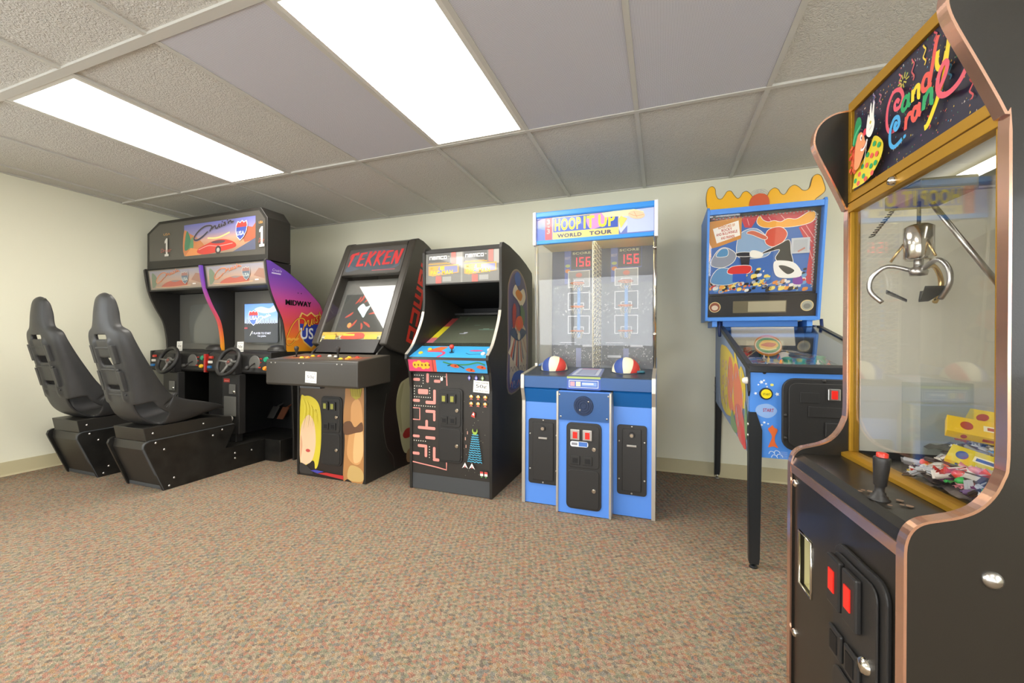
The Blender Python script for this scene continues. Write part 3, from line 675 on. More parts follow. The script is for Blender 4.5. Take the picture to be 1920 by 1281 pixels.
    for (zt, zb) in ((.985, .87), (.82, .69)):
        for sx_ in (-1, 1):
            def by(z): return 1.585 - .02 + (.93 - z) * .23
            xx = xc + sx_ * .105
            rb.add([(xx - .014, by(zt) - .010, zt), (xx + .014, by(zt) - .010, zt), (xx + .014, by(zb) - .010, zb), (xx - .014, by(zb) - .010, zb), (xx - .02, by(zt) + .02, zt), (xx + .02, by(zt) + .02, zt), (xx + .02, by(zb) + .02, zb), (xx - .02, by(zb) + .02, zb)],
                   [(0, 1, 2, 3), (0, 4, 5, 1), (1, 5, 6, 2), (2, 6, 7, 3), (3, 7, 4, 0), (4, 7, 6, 5)])
    for z_ in (.97, .665, .83):
        yb_ = 1.565 + (.93 - z_) * .23; rb.add([(xc - .11, yb_ - .006, z_ + .006), (xc + .11, yb_ - .006, z_ + .006), (xc + .11, yb_ - .006, z_ - .006), (xc - .11, yb_ - .006, z_ - .006), (xc - .11, yb_ + .03, z_ + .008), (xc + .11, yb_ + .03, z_ + .008), (xc + .11, yb_ + .03, z_ - .008), (xc - .11, yb_ + .03, z_ - .008)],
               [(0, 1, 2, 3), (0, 4, 5, 1), (1, 5, 6, 2), (2, 6, 7, 3), (3, 7, 4, 0), (4, 7, 6, 5)])
    rb.build('seat_rib', SEATM, so, .003)
MB().box(-4.43, -2.93, 2.70, 2.74, .93, 1.48).build('rear_panel', BLACK, T)
# ================================================================== FIGHTING GAME
T = thing('arcade_cabinet', 'black upright arcade cabinet with leaning hood reading TEKKEN in red', 'arcade machine', (-2.28, 2.8, 0))
BX0, BX1, BY = -2.60, -1.96, 2.372
MB().box(BX0 + .018, BX1 - .018, BY + .006, 3.30, .0, .90).build('cabinet_body', BLACK, T)
for xx in (BX0, BX1 - .018): MB().prism([(BY - .004, .002), (BY - .004, .70), (2.50, .93), (2.62, 1.02), (3.32, 1.02), (3.32, .002)], 'x', xx, xx + .018).build('side_panel', BLACK, T, .003)
# front artwork, generic
a = Art((0, BY + .006, 0), X_, Z_)
a.rect(BX0 + .02, .01, BX1 - .02, .70, H('2b2522'))
a.bands(BX0 + .02, .45, BX1 - .02, .70, [(0, H('2b2522')), (1, H('5e5246'))])
hair, hair2, sk, sk2 = H('d9c63c'), H('b39a26'), H('ecc9a4'), H('dca680')
a.blob([(-2.575, .09), (-2.575, .56), (-2.53, .60), (-2.46, .595), (-2.40, .55), (-2.375, .45), (-2.375, .25), (-2.40, .10), (-2.43, .06), (-2.45, .12)], hair)
a.blob([(-2.575, .10), (-2.575, .33), (-2.54, .42), (-2.49, .46), (-2.44, .40), (-2.425, .26), (-2.45, .14), (-2.50, .09)], sk)
a.blob([(-2.575, .13), (-2.57, .3), (-2.555, .22)], sk2); a.ell(-2.50, .19, .022, .012, H('c8504a'))
for q in range(9): a.stroke([(-2.56 + .018 * q, .585 - .002 * q * q), (-2.53 + .016 * q, .50), (-2.57 + .024 * q, .34 + .008 * q)], .004, hair2 if q % 2 else H('e9dc6a'), taper=True)
a.blob([(-2.575, .02), (-2.575, .09), (-2.52, .08), (-2.47, .05), (-2.45, .02)], H('3a3836'))
a.blob([(-2.165, .02), (-2.15, .30), (-2.165, .45), (-2.15, .60), (-2.13, .695), (-1.985, .695), (-1.985, .02), (-2.12, .02)], H('b07e4c'))
a.blob([(-2.13, .2), (-2.10, .42), (-2.09, .56), (-2.03, .60), (-1.995, .5), (-1.995, .2), (-2.05, .13)], H('cf9a62'))
a.blob([(-2.07, .15), (-2.06, .35), (-2.0, .42), (-1.99, .2)], H('dfb47c')); a.blob([(-2.12, .02), (-2.10, .12), (-2.0, .10), (-1.99, .02)], H('c4a468'))
a.blob([(-2.15, .34), (-2.16, .42), (-2.10, .44), (-2.06, .40), (-2.0, .44), (-1.99, .38), (-2.05, .36)], H('6a4a34'))
a.poly([(-2.115, .695), (-2.09, .62), (-2.05, .595), (-2.01, .62), (-1.99, .695)], H('b0a03a'))
for q in range(7): a.stroke([(-2.10 + .017 * q, .695), (-2.095 + .014 * q, .62)], .003, H('6e6420'))
a.poly([(-2.40, .03), (-2.16, .012), (-2.16, .04), (-2.32, .045)], H('b83030')); a.poly([(-2.47, .045), (-2.40, .03), (-2.34, .05), (-2.42, .055)], H('4848a8'))
a.build('front_artwork', PRINT, T, 'front graphic of yellow hair and tan shapes')
a = Art((BX1 + .0002, 0, 0), Y_, Z_)
a.blob([(2.60, .20), (2.575, .35), (2.58, .50), (2.66, .66), (2.80, .84), (3.0, .95), (3.2, .9), (3.2, .03), (2.72, .03)], H('241a18'))
a.blob([(2.72, .50), (2.75, .64), (2.82, .70), (3.0, .70), (3.1, .4), (3.0, .14), (2.86, .10), (2.80, .17), (2.76, .32)], H('b9b48c'))
a.blob([(2.72, .50), (2.76, .62), (2.82, .68), (2.78, .5), (2.80, .3), (2.77, .32)], H('a39c74')); a.blob([(2.88, .02), (2.88, .12), (3.05, .12), (3.05, .02)], H('a0805e'))
a.blob([(2.81, .26), (2.86, .30), (2.95, .29), (3.0, .26), (2.92, .225), (2.84, .225)], H('b02a26'))
a.stroke([(2.60, .62), (2.56, .42), (2.60, .22), (2.68, .12), (2.70, .02)], .004, H('5a5a50'))
a.build('side_artwork', PRINT, T, 'side graphic of dark hair and a red patch')
coin_door(T, -2.365, -2.175, .105, .61, BY + .006)
# control panel
CX0, CX1 = -2.66, -1.85
cb = MB(); pr = [(2.16, .705), (2.155, .72), (2.155, .872), (2.165, .886), (2.50, .918), (2.50, .72)]
cb.prism(pr, 'x', CX0, CX1); c = cb.build('control_box', HOODM, T, .006)
dv = V((0, .335, .032)).normalized(); a = Art((CX0, 2.165, .886), X_, dv)
a.rect(.02, .02, CX1 - CX0 - .02, .325, H('5c554c'))
for bx in (.12, .60): 
    a.blob([(bx - .05, .07), (bx - .03, .16), (bx + .03, .22), (bx + .08, .18), (bx + .16, .20), (bx + .15, .08), (bx + .05, .06)], H('8a4a38')); a.blob([(bx, .10), (bx + .02, .17), (bx + .07, .19), (bx + .11, .14), (bx + .08, .09)], H('b8703a'))
a.build('control_overlay', PRINT, c, 'grey panel overlay with orange patches')
def dk(x, v): return V((CX0 + x, 2.165, .886)) + dv * v
for n_, (x, v, cn) in enumerate(((.235, .085, 'amber'), (.285, .09, 'orange'), (.25, .17, 'yellow'), (.31, .17, 'red'), (.39, .19, 'white'), (.47, .165, 'white'), (.60, .07, 'amber'), (.65, .075, 'orange'), (.61, .14, 'yellow'), (.67, .15, 'red'))):
    q = dk(x, v); MB().cyl(q, q + V((0, 0, .006)), .0165, .016).cyl(q + V((0, 0, .006)), q + V((0, 0, .012)), .012, .010).build('button', BUT[cn], c, label=cn + ' push button')
for x, v in ((.135, .13), (.52, .13)):
    q = dk(x, v); MB().cyl(q, q + V((0, 0, .003)), .024).cyl(q, q + V((0, 0, .05)), .005).lathe(q + V((0, 0, .03)), (0, 0, 1), [(.007, 0), (.010, .012), (.016, .03), (.016, .042), (.008, .050), (0, .051)]).build('joystick', PLAST, c, label='black bat top joystick')
for x in (.03, .07, .29, .33, .62, .66): MB().lathe((CX0 + x + .02, 2.155, .862), (0, -1, 0), [(.005, 0), (.004, .002), (0, .003)], 8).build('bolt', STEEL, c)
sticker(T, (-2.292, 2.154, .733), X_, Z_, .10, .077, -.03)
MB().box(-2.345, -2.165, 2.158, 2.20, .694, .706).build('drawer_lip', KICK, T)
# hood
hy0, hz0, hy1, hz1 = 2.55, .995, 2.93, 1.856
HX0, HX1 = -2.657, -1.93
hprof = [(2.55, .995), (2.93, 1.845), (2.95, 1.875), (3.0, 1.892), (3.07, 1.886), (3.16, 1.86), (3.26, 1.815), (3.33, 1.74), (3.36, 1.5), (3.36, 1.0), (3.30, .90), (2.93, .885), (2.85, .895), (2.62, .955)]
for xa in (HX0, HX1 - .07): MB().prism(hprof, 'x', xa, xa + .07).build('hood_side', HOODM, T, .014, 3)
fv = V((0, .38, .861)).normalized(); fn = X_.cross(fv)   # toward the player
def hpnt(x, v, d=0): return V((x, hy0, hz0)) + fv * v + fn * d
def hbox(mb, x0, x1, v0, v1, d0, d1):
    vs = [hpnt(x, v, d) for v in (v0, v1) for d in (d0, d1) for x in (x0, x1)]
    return mb.add(vs, [(0, 2, 3, 1), (4, 5, 7, 6), (0, 1, 5, 4), (2, 6, 7, 3), (0, 4, 6, 2), (1, 3, 7, 5)])
b = MB(); hbox(b, HX0 + .07, HX1 - .07, .905, .95, -.30, -.004); hbox(b, HX0 + .07, HX1 - .07, .638, .652, -.04, -.004); hbox(b, HX0 + .07, HX1 - .07, -.004, .02, -.25, -.004)
b.prism([(2.96, 1.80), (2.945, 1.868), (3.0, 1.888), (3.07, 1.882), (3.16, 1.856), (3.26, 1.81), (3.33, 1.74), (3.36, 1.5), (3.36, 1.0), (3.30, 1.0), (3.30, 1.72), (3.1, 1.82)], 'x', HX0 + .07, HX1 - .07)
hf = b.build('hood_frame', HOODM, T, .003)
mq = MB(); hbox(mq, HX0 + .07, HX1 - .07, .652, .905, -.03, -.010); mq = mq.build('marquee', PLAST, T)
a = Art(hpnt(HX0 + .07, .652, -.0098), X_, fv); W_ = HX1 - HX0 - .14
a.rect(0, 0, W_, .253, H('4c4a48')); a.blob([(.02, .03), (.1, .2), (.3, .23), (.5, .2), (.56, .06), (.4, .03), (.2, .05)], H('525a66')); a.blob([(.05, .1), (.2, .18), (.45, .14), (.5, .05), (.25, .03)], H('44505a'))
red = H('c4383a')
a.rect(.30, .022, .53, .030, H('a8505a'))
def slash(x, y, w, h, segs):
    for q in segs:
        (x0_, y0_), (x1_, y1_), t0, t1 = q; p0 = V((x + x0_ * w, y + y0_ * h)); p1 = V((x + x1_ * w, y + y1_ * h)); d = (p1 - p0).normalized(); n_ = V((-d[1], d[0]))
        a.poly([tuple(p0 + n_ * t0), tuple(p0 - n_ * t0), tuple(p1 - n_ * t1), tuple(p1 + n_ * t1)], red)
LT = {'T': [((0, .92), (1.05, 1), .006, .017), ((.35, 1), (.1, 0), .016, .007), ((.0, .9), (-.05, .6), .006, .003)], 'E': [((.2, 1), (.02, 0), .014, .012), ((.15, .95), (.95, 1.0), .012, .007), ((.1, .52), (.8, .56), .011, .006), ((0, .06), (.9, .1), .010, .012)],
      'K': [((.25, 1.08), (.0, -.05), .015, .008), ((.12, .42), (.95, 1.05), .007, .015), ((.2, .5), (.85, -.02), .013, .006)], 'N': [((.2, .95), (.02, 0), .013, .009), ((.2, 1), (.75, .0), .012, .014), ((.75, .03), (1.0, 1.1), .009, .014)]}
for ch, x in zip('TEKKEN', (.03, .125, .215, .305, .395, .48)): slash(x, .075, .075, .135, LT[ch])
a.build('marquee_sign', GLOSSP, mq, 'dark marquee with jagged red letters')
sc_ = MB(); hbox(sc_, HX0 + .07, HX1 - .07, .02, .638, -.11, -.09); sc_ = sc_.build('monitor', BEZ, T)
mb = MB(); hbox(mb, -2.545, -2.045, .10, .50, -.09, -.082); scn = mb.build('screen', CRTM, sc_, .004)
a = Art(hpnt(-2.545, .10, -.0815), X_, fv)
a.rect(.01, .01, .49, .39, H('3a3b38'))
a.blob([(.17, .26), (.21, .30), (.25, .27), (.29, .28), (.27, .22), (.255, .17), (.22, .20), (.19, .23)], H('a8c0c0'))
for p in (((.13, .30), (.17, .37)), ((.17, .31), (.20, .39)), ((.22, .31), (.27, .39)), ((.27, .30), (.33, .37)), ((.31, .25), (.42, .31)), ((.30, .20), (.41, .23)), ((.27, .13), (.35, .08)), ((.25, .12), (.27, .06)), ((.20, .15), (.14, .07)), ((.14, .22), (.07, .17))): a.stroke([p[0], ((p[0][0] + p[1][0]) / 2 + .008, (p[0][1] + p[1][1]) / 2), p[1]], .02, H('9a4438'), taper=True)
a.ell(.14, .10, .02, .022, H('d8804a'))
a.build('screen_picture', SCREENP, scn, 'lit screen with a red starburst')
a = Art(hpnt(HX0 + .075, .022, -.012), X_, fv); W_ = HX1 - HX0 - .15
a.rect(0, 0, W_, .085, H('b4b28c')); a.rect(0, .055, W_, .085, H('d0a848'))
random.seed(3)
for q in range(46):
    x = random.uniform(.0, W_ - .04); y = random.uniform(.002, .06); a.rect(x, y, x + random.uniform(.01, .035), y + random.uniform(.004, .012), random.choice([H('c8b23a'), H('4a6a58'), H('d8d0b0'), H('8a5a30'), H('3c4a50'), H('b8c4b0')]))
a.blob([(.2, .03), (.25, .07), (.4, .075), (.42, .03), (.3, .02)], H('c04a3a')); a.rect(.04, .02, .15, .06, H('c9b23c')); a.rect(.43, .02, .55, .06, H('c9b23c')); a.rect(.22, .05, .33, .065, H('d8c040'))
a.build('instruction_strip', PRINT, hf, 'colourful instruction strip under the screen')
gm = MB(); hbox(gm, HX0 + .07, HX1 - .07, .02, .638, -.008, -.005); gm.build('screen_glass', GLASS, hf)
# red lettering down the hood side
HS = HX1 + .0004
fdir = V((0, .38, .861)).normalized(); back = V((0, fdir.z, -fdir.y))
# letters are read from top to bottom; baseline toward the front edge
tdir = V((0, -.316, -.949)); a = Art(V((HS, 3.062, 1.79)), tdir, V((0, .949, -.316)), .0006)
squared(a, 0, 0, .80, .118, .034, H('dc3a2c'), .0)
a.build('side_lettering', PRINT, T, 'red letters running down the side of the hood')
MB().prism([(2.50, .93), (2.62, .96), (2.62, 1.03), (2.57, 1.03)], 'x', -2.56, -2.0).build('neck_panel', PLAST, T, .002)
# ================================================================== MAZE / SPACE GAME
T = thing('arcade_cabinet', 'dark grey upright arcade cabinet with a pink maze panel and blue control panel, namco signs', 'arcade machine', (-1.32, 2.85, 0))
GX0, GX1 = -1.635, -1.017
gp = [(2.43, 0.002), (2.425, .70), (2.405, .82), (2.362, .90), (2.366, .93)] + cat([(2.40, .955), (2.45, 1.0), (2.522, 1.106), (2.57, 1.2), (2.588, 1.30), (2.586, 1.42)], 3) + [(2.580, 1.66), (2.595, 1.695), (2.62, 1.702), (2.735, 1.70), (2.96, 1.67), (3.12, 1.635), (3.272, 1.589), (3.285, 1.56), (3.285, .002)]
MB().prism(gp, 'x', GX0, GX0 + .018).build('side_panel', BLACK, T)
sp_ = MB().prism(gp, 'x', GX1 - .018, GX1).build('side_panel', BLACK, T)
for xa in (GX0 - .001, GX1 - .019): MB().strip(gp[4:14] + gp[14:16], 'x', xa, xa + .020, .006).build('edge_trim', TMOLD, T)
MB().box(GX0 + .018, GX1 - .018, 2.455, 3.27, .002, .80).build('cabinet_body', BLACK, T)
MB().box(GX0 + .018, GX1 - .018, 3.22, 3.27, .80, 1.60).build('rear_panel', DARK, T)
MB().prism([(2.62, 1.668), (2.62, 1.69), (2.735, 1.69), (2.96, 1.66), (3.27, 1.58), (3.27, 1.55), (2.95, 1.63)], 'x', GX0 + .018, GX1 - .018).build('top_panel', BLACK, T)
m_ = MB().box(GX0 + .018, GX1 - .018, 2.60, 2.66, 1.435, 1.668).build('marquee', PLAST, T)
MB().box(GX0 + .018, GX1 - .018, 2.592, 2.62, 1.655, 1.675).box(GX0 + .018, GX1 - .018, 2.592, 2.62, 1.425, 1.436).build('marquee_retainer', BLACK, T, .001)
MB().prism([(2.62, 1.425), (3.20, 1.30), (3.20, 1.33), (2.62, 1.45)], 'x', GX0 + .018, GX1 - .018).build('ceiling_panel', DARK, T)
a = Art((GX0 + .018, 2.60, 1.437), X_, Z_)
W_ = GX1 - GX0 - .036
a.rect(0, 0, W_, .217, H('8f8f88'))
for k in (0, 1):
    x = .008 + k * .29; a.rect(x, .0, x + .275, .217, H('7b7a76')); a.rect(x + .01, .14, x + .19, .215, H('5d5d5c')); a.rect(x + .20, .135, x + .235, .217, H('d9766e')); a.rect(x + .24, .12, x + .29, .217, H('a2a09a'))
    squared(a, x + .022, .172, .14, .024, .006, H('eeeeea')); a.text('TM', x + .17, .185, .008, H('e8e8e0'))
    a.rect(x + .015, .137, x + .19, .143, H('d9a14a')); a.rect(x + .02, .147, x + .17, .150, H('b9a27a'))
    a.poly([(x + .015, .06), (x + .05, .052), (x + .26, .07), (x + .26, .13), (x + .015, .125)], H('d29a58')); a.poly([(x + .08, .06), (x + .25, .075), (x + .25, .12), (x + .1, .12)], H('8486ac'))
    a.text('PAC-MAN', x + .032, .062, .03, H('e8b83c'), .18, off=.04); a.text('MS.', x + .03, .1, .022, H('e8a83c'), .05, off=.04); a.rect(x + .11, .095, x + .145, .12, H('e8c04a'))
    a.rect(x + .075, .0, x + .12, .05, H('df6a62')); a.rect(x + .13, .01, x + .2, .045, H('9a9a96'))
a.build('marquee_sign', GLOSSP, m_, 'marquee with two signs reading namco')
# screen
d_ = V((0, .49, .24)).normalized(); o_ = V((GX0 + .018, 2.56, .985))
vs = [o_, o_ + X_ * W_, o_ + X_ * W_ + d_ * .60, o_ + d_ * .60]; n_ = X_.cross(d_)
SCR = mat('dark_screen_glass', C(60, 64, 56), .12, coat=.7)
s_ = MB().add([v for v in vs] + [v - n_ * .01 for v in vs], [(0, 1, 2, 3), (7, 6, 5, 4), (0, 4, 5, 1), (1, 5, 6, 2), (2, 6, 7, 3), (3, 7, 4, 0)]).build('screen', SCR, T)
a = Art(o_, X_, d_)
a.poly([(.055, .05), (W_ - .02, .05), (W_ - .02, .54), (.055, .54)], H('565a4c'))
a.bands(.0, .05, .055, .50, [(0, H('c06a78')), (.18, H('c4646c')), (.2, H('d8cc30')), (.62, H('d8cc30')), (.65, H('b04848')), (1, H('a84848'))])
for (x, y, w, h, c) in ((.20, .20, .05, .012, 'a9aebb'), (.23, .21, .03, .02, 'c0c0d0'), (.33, .27, .12, .01, '7aa090'), (.36, .285, .05, .008, '94b8a4'), (.43, .42, .06, .02, '786a80'), (.46, .44, .05, .012, '8a7a90'), (.26, .35, .05, .01, '6c8474'), (.13, .26, .04, .03, '50584a'), (.14, .45, .02, .06, '5a7054')): a.rect(x, y, x + w, y + h, H(c))
for q in range(14): a.rect(.1 + .03 * q, .12 + .004 * q, .115 + .03 * q, .126 + .004 * q, H('5a6a54'))
a.build('screen_picture', PRINT, s_, 'dim screen picture with a yellow and pink side strip')
MB().box(GX0 + .018, GX1 - .018, 3.05, 3.22, 1.235, 1.25).build('screen_shelf', PLAST, T)
# control panel
cp = MB().prism([(2.41, .805), (2.395, .815), (2.375, .895), (2.385, .912), (2.555, .985), (2.56, .81)], 'x', GX0 + .018, GX1 - .018).build('control_panel', PLAST, T, .003)
fv1 = V((0, -.02, .08)).normalized(); a = Art((GX0 + .018, 2.3945, .816), X_, fv1)
sky = H('3f9fd8')
a.rect(0, 0, W_, .082, sky); a.rect(0, .0, .20, .082, H('d84a72')); a.rect(.17, 0, .215, .082, H('d85a50')); a.rect(.185, 0, .195, .082, H('a04040'))
for q in range(4): a.ell(.055 + .03 * q, .045 + .008 * math.sin(q * 2), .022, .024, H('e8bc38'))
for q in range(5): a.ell(.05 + .028 * q, .045, .006, .008, H('8a4a20'))
a.stroke([(.27, .07), (.34, .055), (.44, .055), (.52, .07), (.57, .055)], .008, H('3f8a48')); a.stroke([(.3, .045), (.36, .055), (.42, .03)], .006, H('24402a'))
for (x, y) in ((.35, .045), (.46, .02), (.54, .04)): a.blob([(x - .03, y), (x - .01, y + .012), (x + .02, y + .008), (x + .035, y - .01), (x, y - .012)], H('d0603a')); a.ell(x + .01, y, .008, .005, H('8a2c20'))
a.build('control_front_artwork', PRINT, cp, 'blue and pink panel artwork with orange fish shapes')
tv = V((0, .17, .073)).normalized(); a = Art((GX0 + .018, 2.385, .9125), X_, tv)
a.rect(0, 0, W_, .18, sky); a.poly([(.08, .10), (.16, .17), (.22, .17), (.20, .10)], H('d86a3a')); a.stroke([(.10, .09), (.20, .09), (.24, .06), (.22, .0)], .02, H('d0486a'))
a.ell(.46, .11, .05, .012, H('c05080')); a.stroke([(.40, .07), (.44, .05), (.50, .06), (.56, .05)], .006, H('2c5a7a'))
a.build('control_top_artwork', PRINT, cp, 'blue control panel top')
for (x, v, cn) in ((.06, .06, 'yellow'), (.10, .12, 'yellow'), (.53, .06, 'white'), (.55, .12, 'white')):
    q = V((GX0 + .018 + x, 2.385, .9125)) + tv * v; MB().cyl(q, q + V((0, -.004, .008)), .017, .013).build('button', BUT[cn], cp, label=cn + ' push button')
q = V((GX0 + .018 + .29, 2.385, .9125)) + tv * .08; MB().cyl(q, q + V((0, 0, .03)), .005, mi=0).cyl(q, q + V((0, 0, .003)), .018).ball(q + V((0, 0, .038)), .017, mi=1).build('joystick', [PLAST, BUT['red']], cp, label='red ball top joystick')
# front artwork
FY_ = 2.455
MB().box(GX0 + .018, GX1 - .018, 2.437, 2.455, .11, .815).build('front_panel', BLACK, T)
MB().box(GX0 + .018, GX1 - .018, 2.437, 2.455, .004, .1095).build('kick_plate', KICK, T)
a = Art((0, 2.437, 0), X_, Z_); a.rect(GX0 + .019, .112, GX1 - .019, .812, H('2e2b28'))
pk = H('e8948a'); w = .008
def bar(x0, z0, x1, z1): a.poly(rrect(x0, x1, z0, z1, min(.008, (x1 - x0) / 2.01, (z1 - z0) / 2.01), 3), pk)
ex = GX0 + .02
a.stroke([(ex, .808), (-1.355, .808)], w, pk, 1); a.stroke([(-1.355, .808), (-1.35, .72)], w, pk, 1); bar(-1.51, .735, -1.49, .80); bar(ex, .745, -1.56, .765); bar(-1.45, .738, -1.40, .758); bar(-1.575, .655, -1.495, .69)
bar(-1.455, .59, -1.435, .69); bar(-1.515, .59, -1.437, .612); bar(ex, .60, -1.56, .62); bar(-1.515, .53, -1.437, .55); bar(-1.455, .475, -1.437, .535)
a.stroke([(ex, .558), (-1.56, .558), (-1.56, .478), (ex, .478)], w, pk, 1)
bar(-1.575, .415, -1.437, .435); bar(-1.515, .42, -1.495, .48); bar(-1.515, .35, -1.437, .37); bar(ex, .355, -1.56, .373)
bar(-1.575, .29, -1.50, .31); bar(-1.52, .225, -1.50, .308); bar(-1.455, .22, -1.435, .30); bar(-1.455, .205, -1.405, .225); bar(ex, .235, -1.56, .255)
a.stroke([(ex, .185), (-1.42, .165)], w, pk, 1); a.stroke([(-1.42, .165), (-1.35, .155), (-1.35, .205)], w, pk, 1)
dots = [(-1.60 + .018 * i, .785) for i in range(4)] + [(-1.47 + .018 * i, .78) for i in range(7)] + [(-1.60 + .018 * i, .71) for i in range(4)] + [(-1.60 + .018 * i, .635) for i in range(8)] + [(-1.60 + .018 * i, .575) for i in range(10)] + [(-1.60, .71 - .018 * i) for i in range(4)] + [(-1.53, .785 - .018 * i) for i in range(4)] + [(-1.60 + .018 * i, .335) for i in range(6)] + [(-1.478, .30 - .018 * i) for i in range(5)] + [(-1.478, .70 - .018 * i) for i in range(3)]
for d in dots: a.rect(d[0] - .003, d[1] - .003, d[0] + .003, d[1] + .003, H('f4efe0'))
a.ell(-1.385, .765, .011, .013, H('f6f2e6'), 14)
for (x, z, c) in ((-1.18, .78, '6a68c8'), (-1.13, .78, '6a68c8'), (-1.085, .78, '9ab86a')): a.poly([(x - .012, z), (x, z + .018), (x + .012, z), (x, z - .018)], H(c)); a.rect(x - .004, z - .006, x + .004, z + .006, H('e0e0f0'))
for r_ in range(2):
    for q in range(3): x, z = -1.165 + .05 * q, .655 - .045 * r_; a.rect(x - .013, z - .004, x + .013, z + .010, H('d8a848')); a.poly([(x - .012, z - .016), (x, z - .002), (x + .012, z - .016)], H('c06a58')); a.rect(x - .005, z, x + .005, z + .014, H('e8e0c8'))
a.poly([(-1.165, .53), (-1.15, .56), (-1.135, .55), (-1.14, .52)], H('c8483c')); a.poly([(-1.158, .54), (-1.145, .555), (-1.142, .535)], H('eeeeee'))
for (x, z) in ((-1.19, .42), (-1.20, .33), (-1.205, .38)): a.rect(x - .003, z - .010, x + .003, z + .010, H('c89a8a'))
for q in range(13):
    t = q / 12; hw = .022 + .03 * t; z = .41 - .175 * t; a.stroke([(-1.135 - hw + 2 * hw * i / 8, z + .004 * math.sin(i * 3.0 + q)) for i in range(9)], .006, H('4aa6c8'), 2)
a.poly([(-1.155, .435), (-1.15, .452), (-1.145, .43), (-1.125, .43), (-1.12, .452), (-1.115, .435), (-1.125, .412), (-1.145, .412)], H('9ab84a'))
for x in (-1.205, -1.155): a.poly([(x - .022, .185), (x, .225), (x + .022, .185), (x + .008, .195), (x - .008, .195)], H('f0eeea')); a.rect(x - .003, .19, x + .003, .205, H('b84a44'))
for x in (-1.085, -1.055): a.rect(x - .011, .15, x + .011, .165, H('e4dcd8')); a.rect(x - .011, .165, x + .011, .178, H('c8504a')); a.rect(x - .005, .14, x + .005, .15, H('5a9a5a'))
random.seed(11)
for q in range(26): a.rect(*(lambda x, z: (x, z, x + .003, z + .003))(random.uniform(-1.23, -1.05), random.uniform(.13, .74)), H('9aa08a'))
a.build('front_artwork', PRINT, T, 'black front panel with pink maze bars and a blue wave beam')
coin_door(T, -1.408, -1.228, .21, .705, 2.4345)
sticker(T, (-1.155, 2.4335, .688), X_, Z_, .115, .078, -.05)
# side artwork
a = Art((GX1, 0, 0), Y_, Z_); so_ = [(2.72, .65), (2.705, 1.0), (2.70, 1.36), (2.73, 1.46), (2.80, 1.53), (2.89, 1.56), (2.98, 1.55), (3.08, 1.50), (3.15, 1.40), (3.175, 1.2), (3.175, .80), (3.12, .70)]
a.blob(so_, H('8e7f68')); cx_, cz_ = 2.93, 1.1
def inn(s): return [(cx_ + (p - cx_) * s, cz_ + (q - cz_) * (1 - (1 - s) * .5)) for p, q in so_]
a.blob(inn(.95), H('6a5a78')); a.blob(inn(.88), H('4c4a70'))
a.blob([(2.75, .72), (2.80, 1.12), (3.10, 1.12), (3.13, .78), (3.05, .72), (2.95, .76), (2.85, .72)], H('b8ac98'))
for q in range(11):
    t = (q - 5) / 5; a.poly([(2.93 + .01 * t, 1.16), (2.93 + .2 * t - .014, .82 + .12 * abs(t)), (2.93 + .2 * t + .014, .80 + .12 * abs(t))], H(['c8c0b0', 'b04838', '34446a'][q % 3]))
a.blob([(2.84, 1.50), (2.90, 1.54), (2.97, 1.52), (2.96, 1.45), (2.88, 1.44)], H('3458a8'))
a.blob([(2.80, 1.37), (2.86, 1.44), (2.95, 1.40), (3.05, 1.43), (3.10, 1.36), (3.0, 1.29), (2.90, 1.33)], H('c8c0b0')); a.blob([(2.86, 1.38), (2.92, 1.41), (3.02, 1.38), (2.98, 1.33), (2.90, 1.345)], H('b8742c'))
a.blob([(2.80, 1.26), (2.84, 1.30), (2.88, 1.25), (2.84, 1.10), (2.80, 1.15)], H('a03838')); a.blob([(2.98, 1.30), (3.08, 1.25), (3.06, 1.15), (2.98, 1.18)], H('4a6a4a'))
a.blob([(2.86, 1.14), (2.90, 1.20), (3.0, 1.21), (3.04, 1.14), (2.95, 1.10)], H('c8562a')); a.ell(2.94, 1.155, .03, .03, H('d84a30'))
a.blob([(2.74, 1.08), (2.84, 1.12), (2.92, 1.07), (3.0, 1.12), (3.12, 1.09), (2.98, 1.03), (2.88, 1.03)], H('34486a')); a.ell(2.94, 1.06, .03, .03, H('c8c0ac'))
for q in range(6): a.stroke([(2.74 + .07 * q, .80), (2.77 + .07 * q, .835), (2.80 + .07 * q, .80)], .006, H('4a4458'), 4)
a.blob([(2.76, .70), (2.82, .78), (2.95, .80), (3.06, .78), (3.12, .73), (3.0, .69), (2.85, .67)], H('2c58a8'))
for q in range(8): a.stroke([(2.74 + .05 * q, .69), (2.78 + .05 * q, .73), (2.80 + .05 * q, .68)], .008, H(['c86a50', 'b8b0a0', '2c3a60'][q % 3]), 4)
a.build('side_artwork', PRINT, sp_, 'space themed side graphic in purple, orange and cream')
# ================================================================== BASKETBALL GAME
def cut(ob, holes):
    for (c_, r) in holes:
        cu = MB().cyl(V(c_) - V((0, 0, .2)), V(c_) + V((0, 0, .2)), r, n=32).build('cutter', DARK); cu.location = -ORG[0] * 0
        bpy.context.view_layer.update(); md = ob.modifiers.new('b', 'BOOLEAN'); md.operation = 'DIFFERENCE'; md.object = cu; md.solver = 'EXACT'
        bpy.context.view_layer.update(); dg = bpy.context.evaluated_depsgraph_get(); me = bpy.data.meshes.new_from_object(ob.evaluated_get(dg))
        ob.modifiers.remove(md); ob.data = me; bpy.data.objects.remove(cu)
T = thing('basketball_arcade_machine', 'tall blue and silver two player basketball arcade machine reading HOOP IT UP WORLD TOUR', 'arcade machine', (-.43, 2.8, 0))
BL = mat('bright_blue_laminate', C(88, 142, 228), .35); BD = mat('deep_blue_laminate', C(40, 84, 142), .3); BM = mat('mid_blue_metal', C(30, 108, 186), .3, .3)
DECK = mat('dark_navy_deck', C(46, 54, 66), .35)
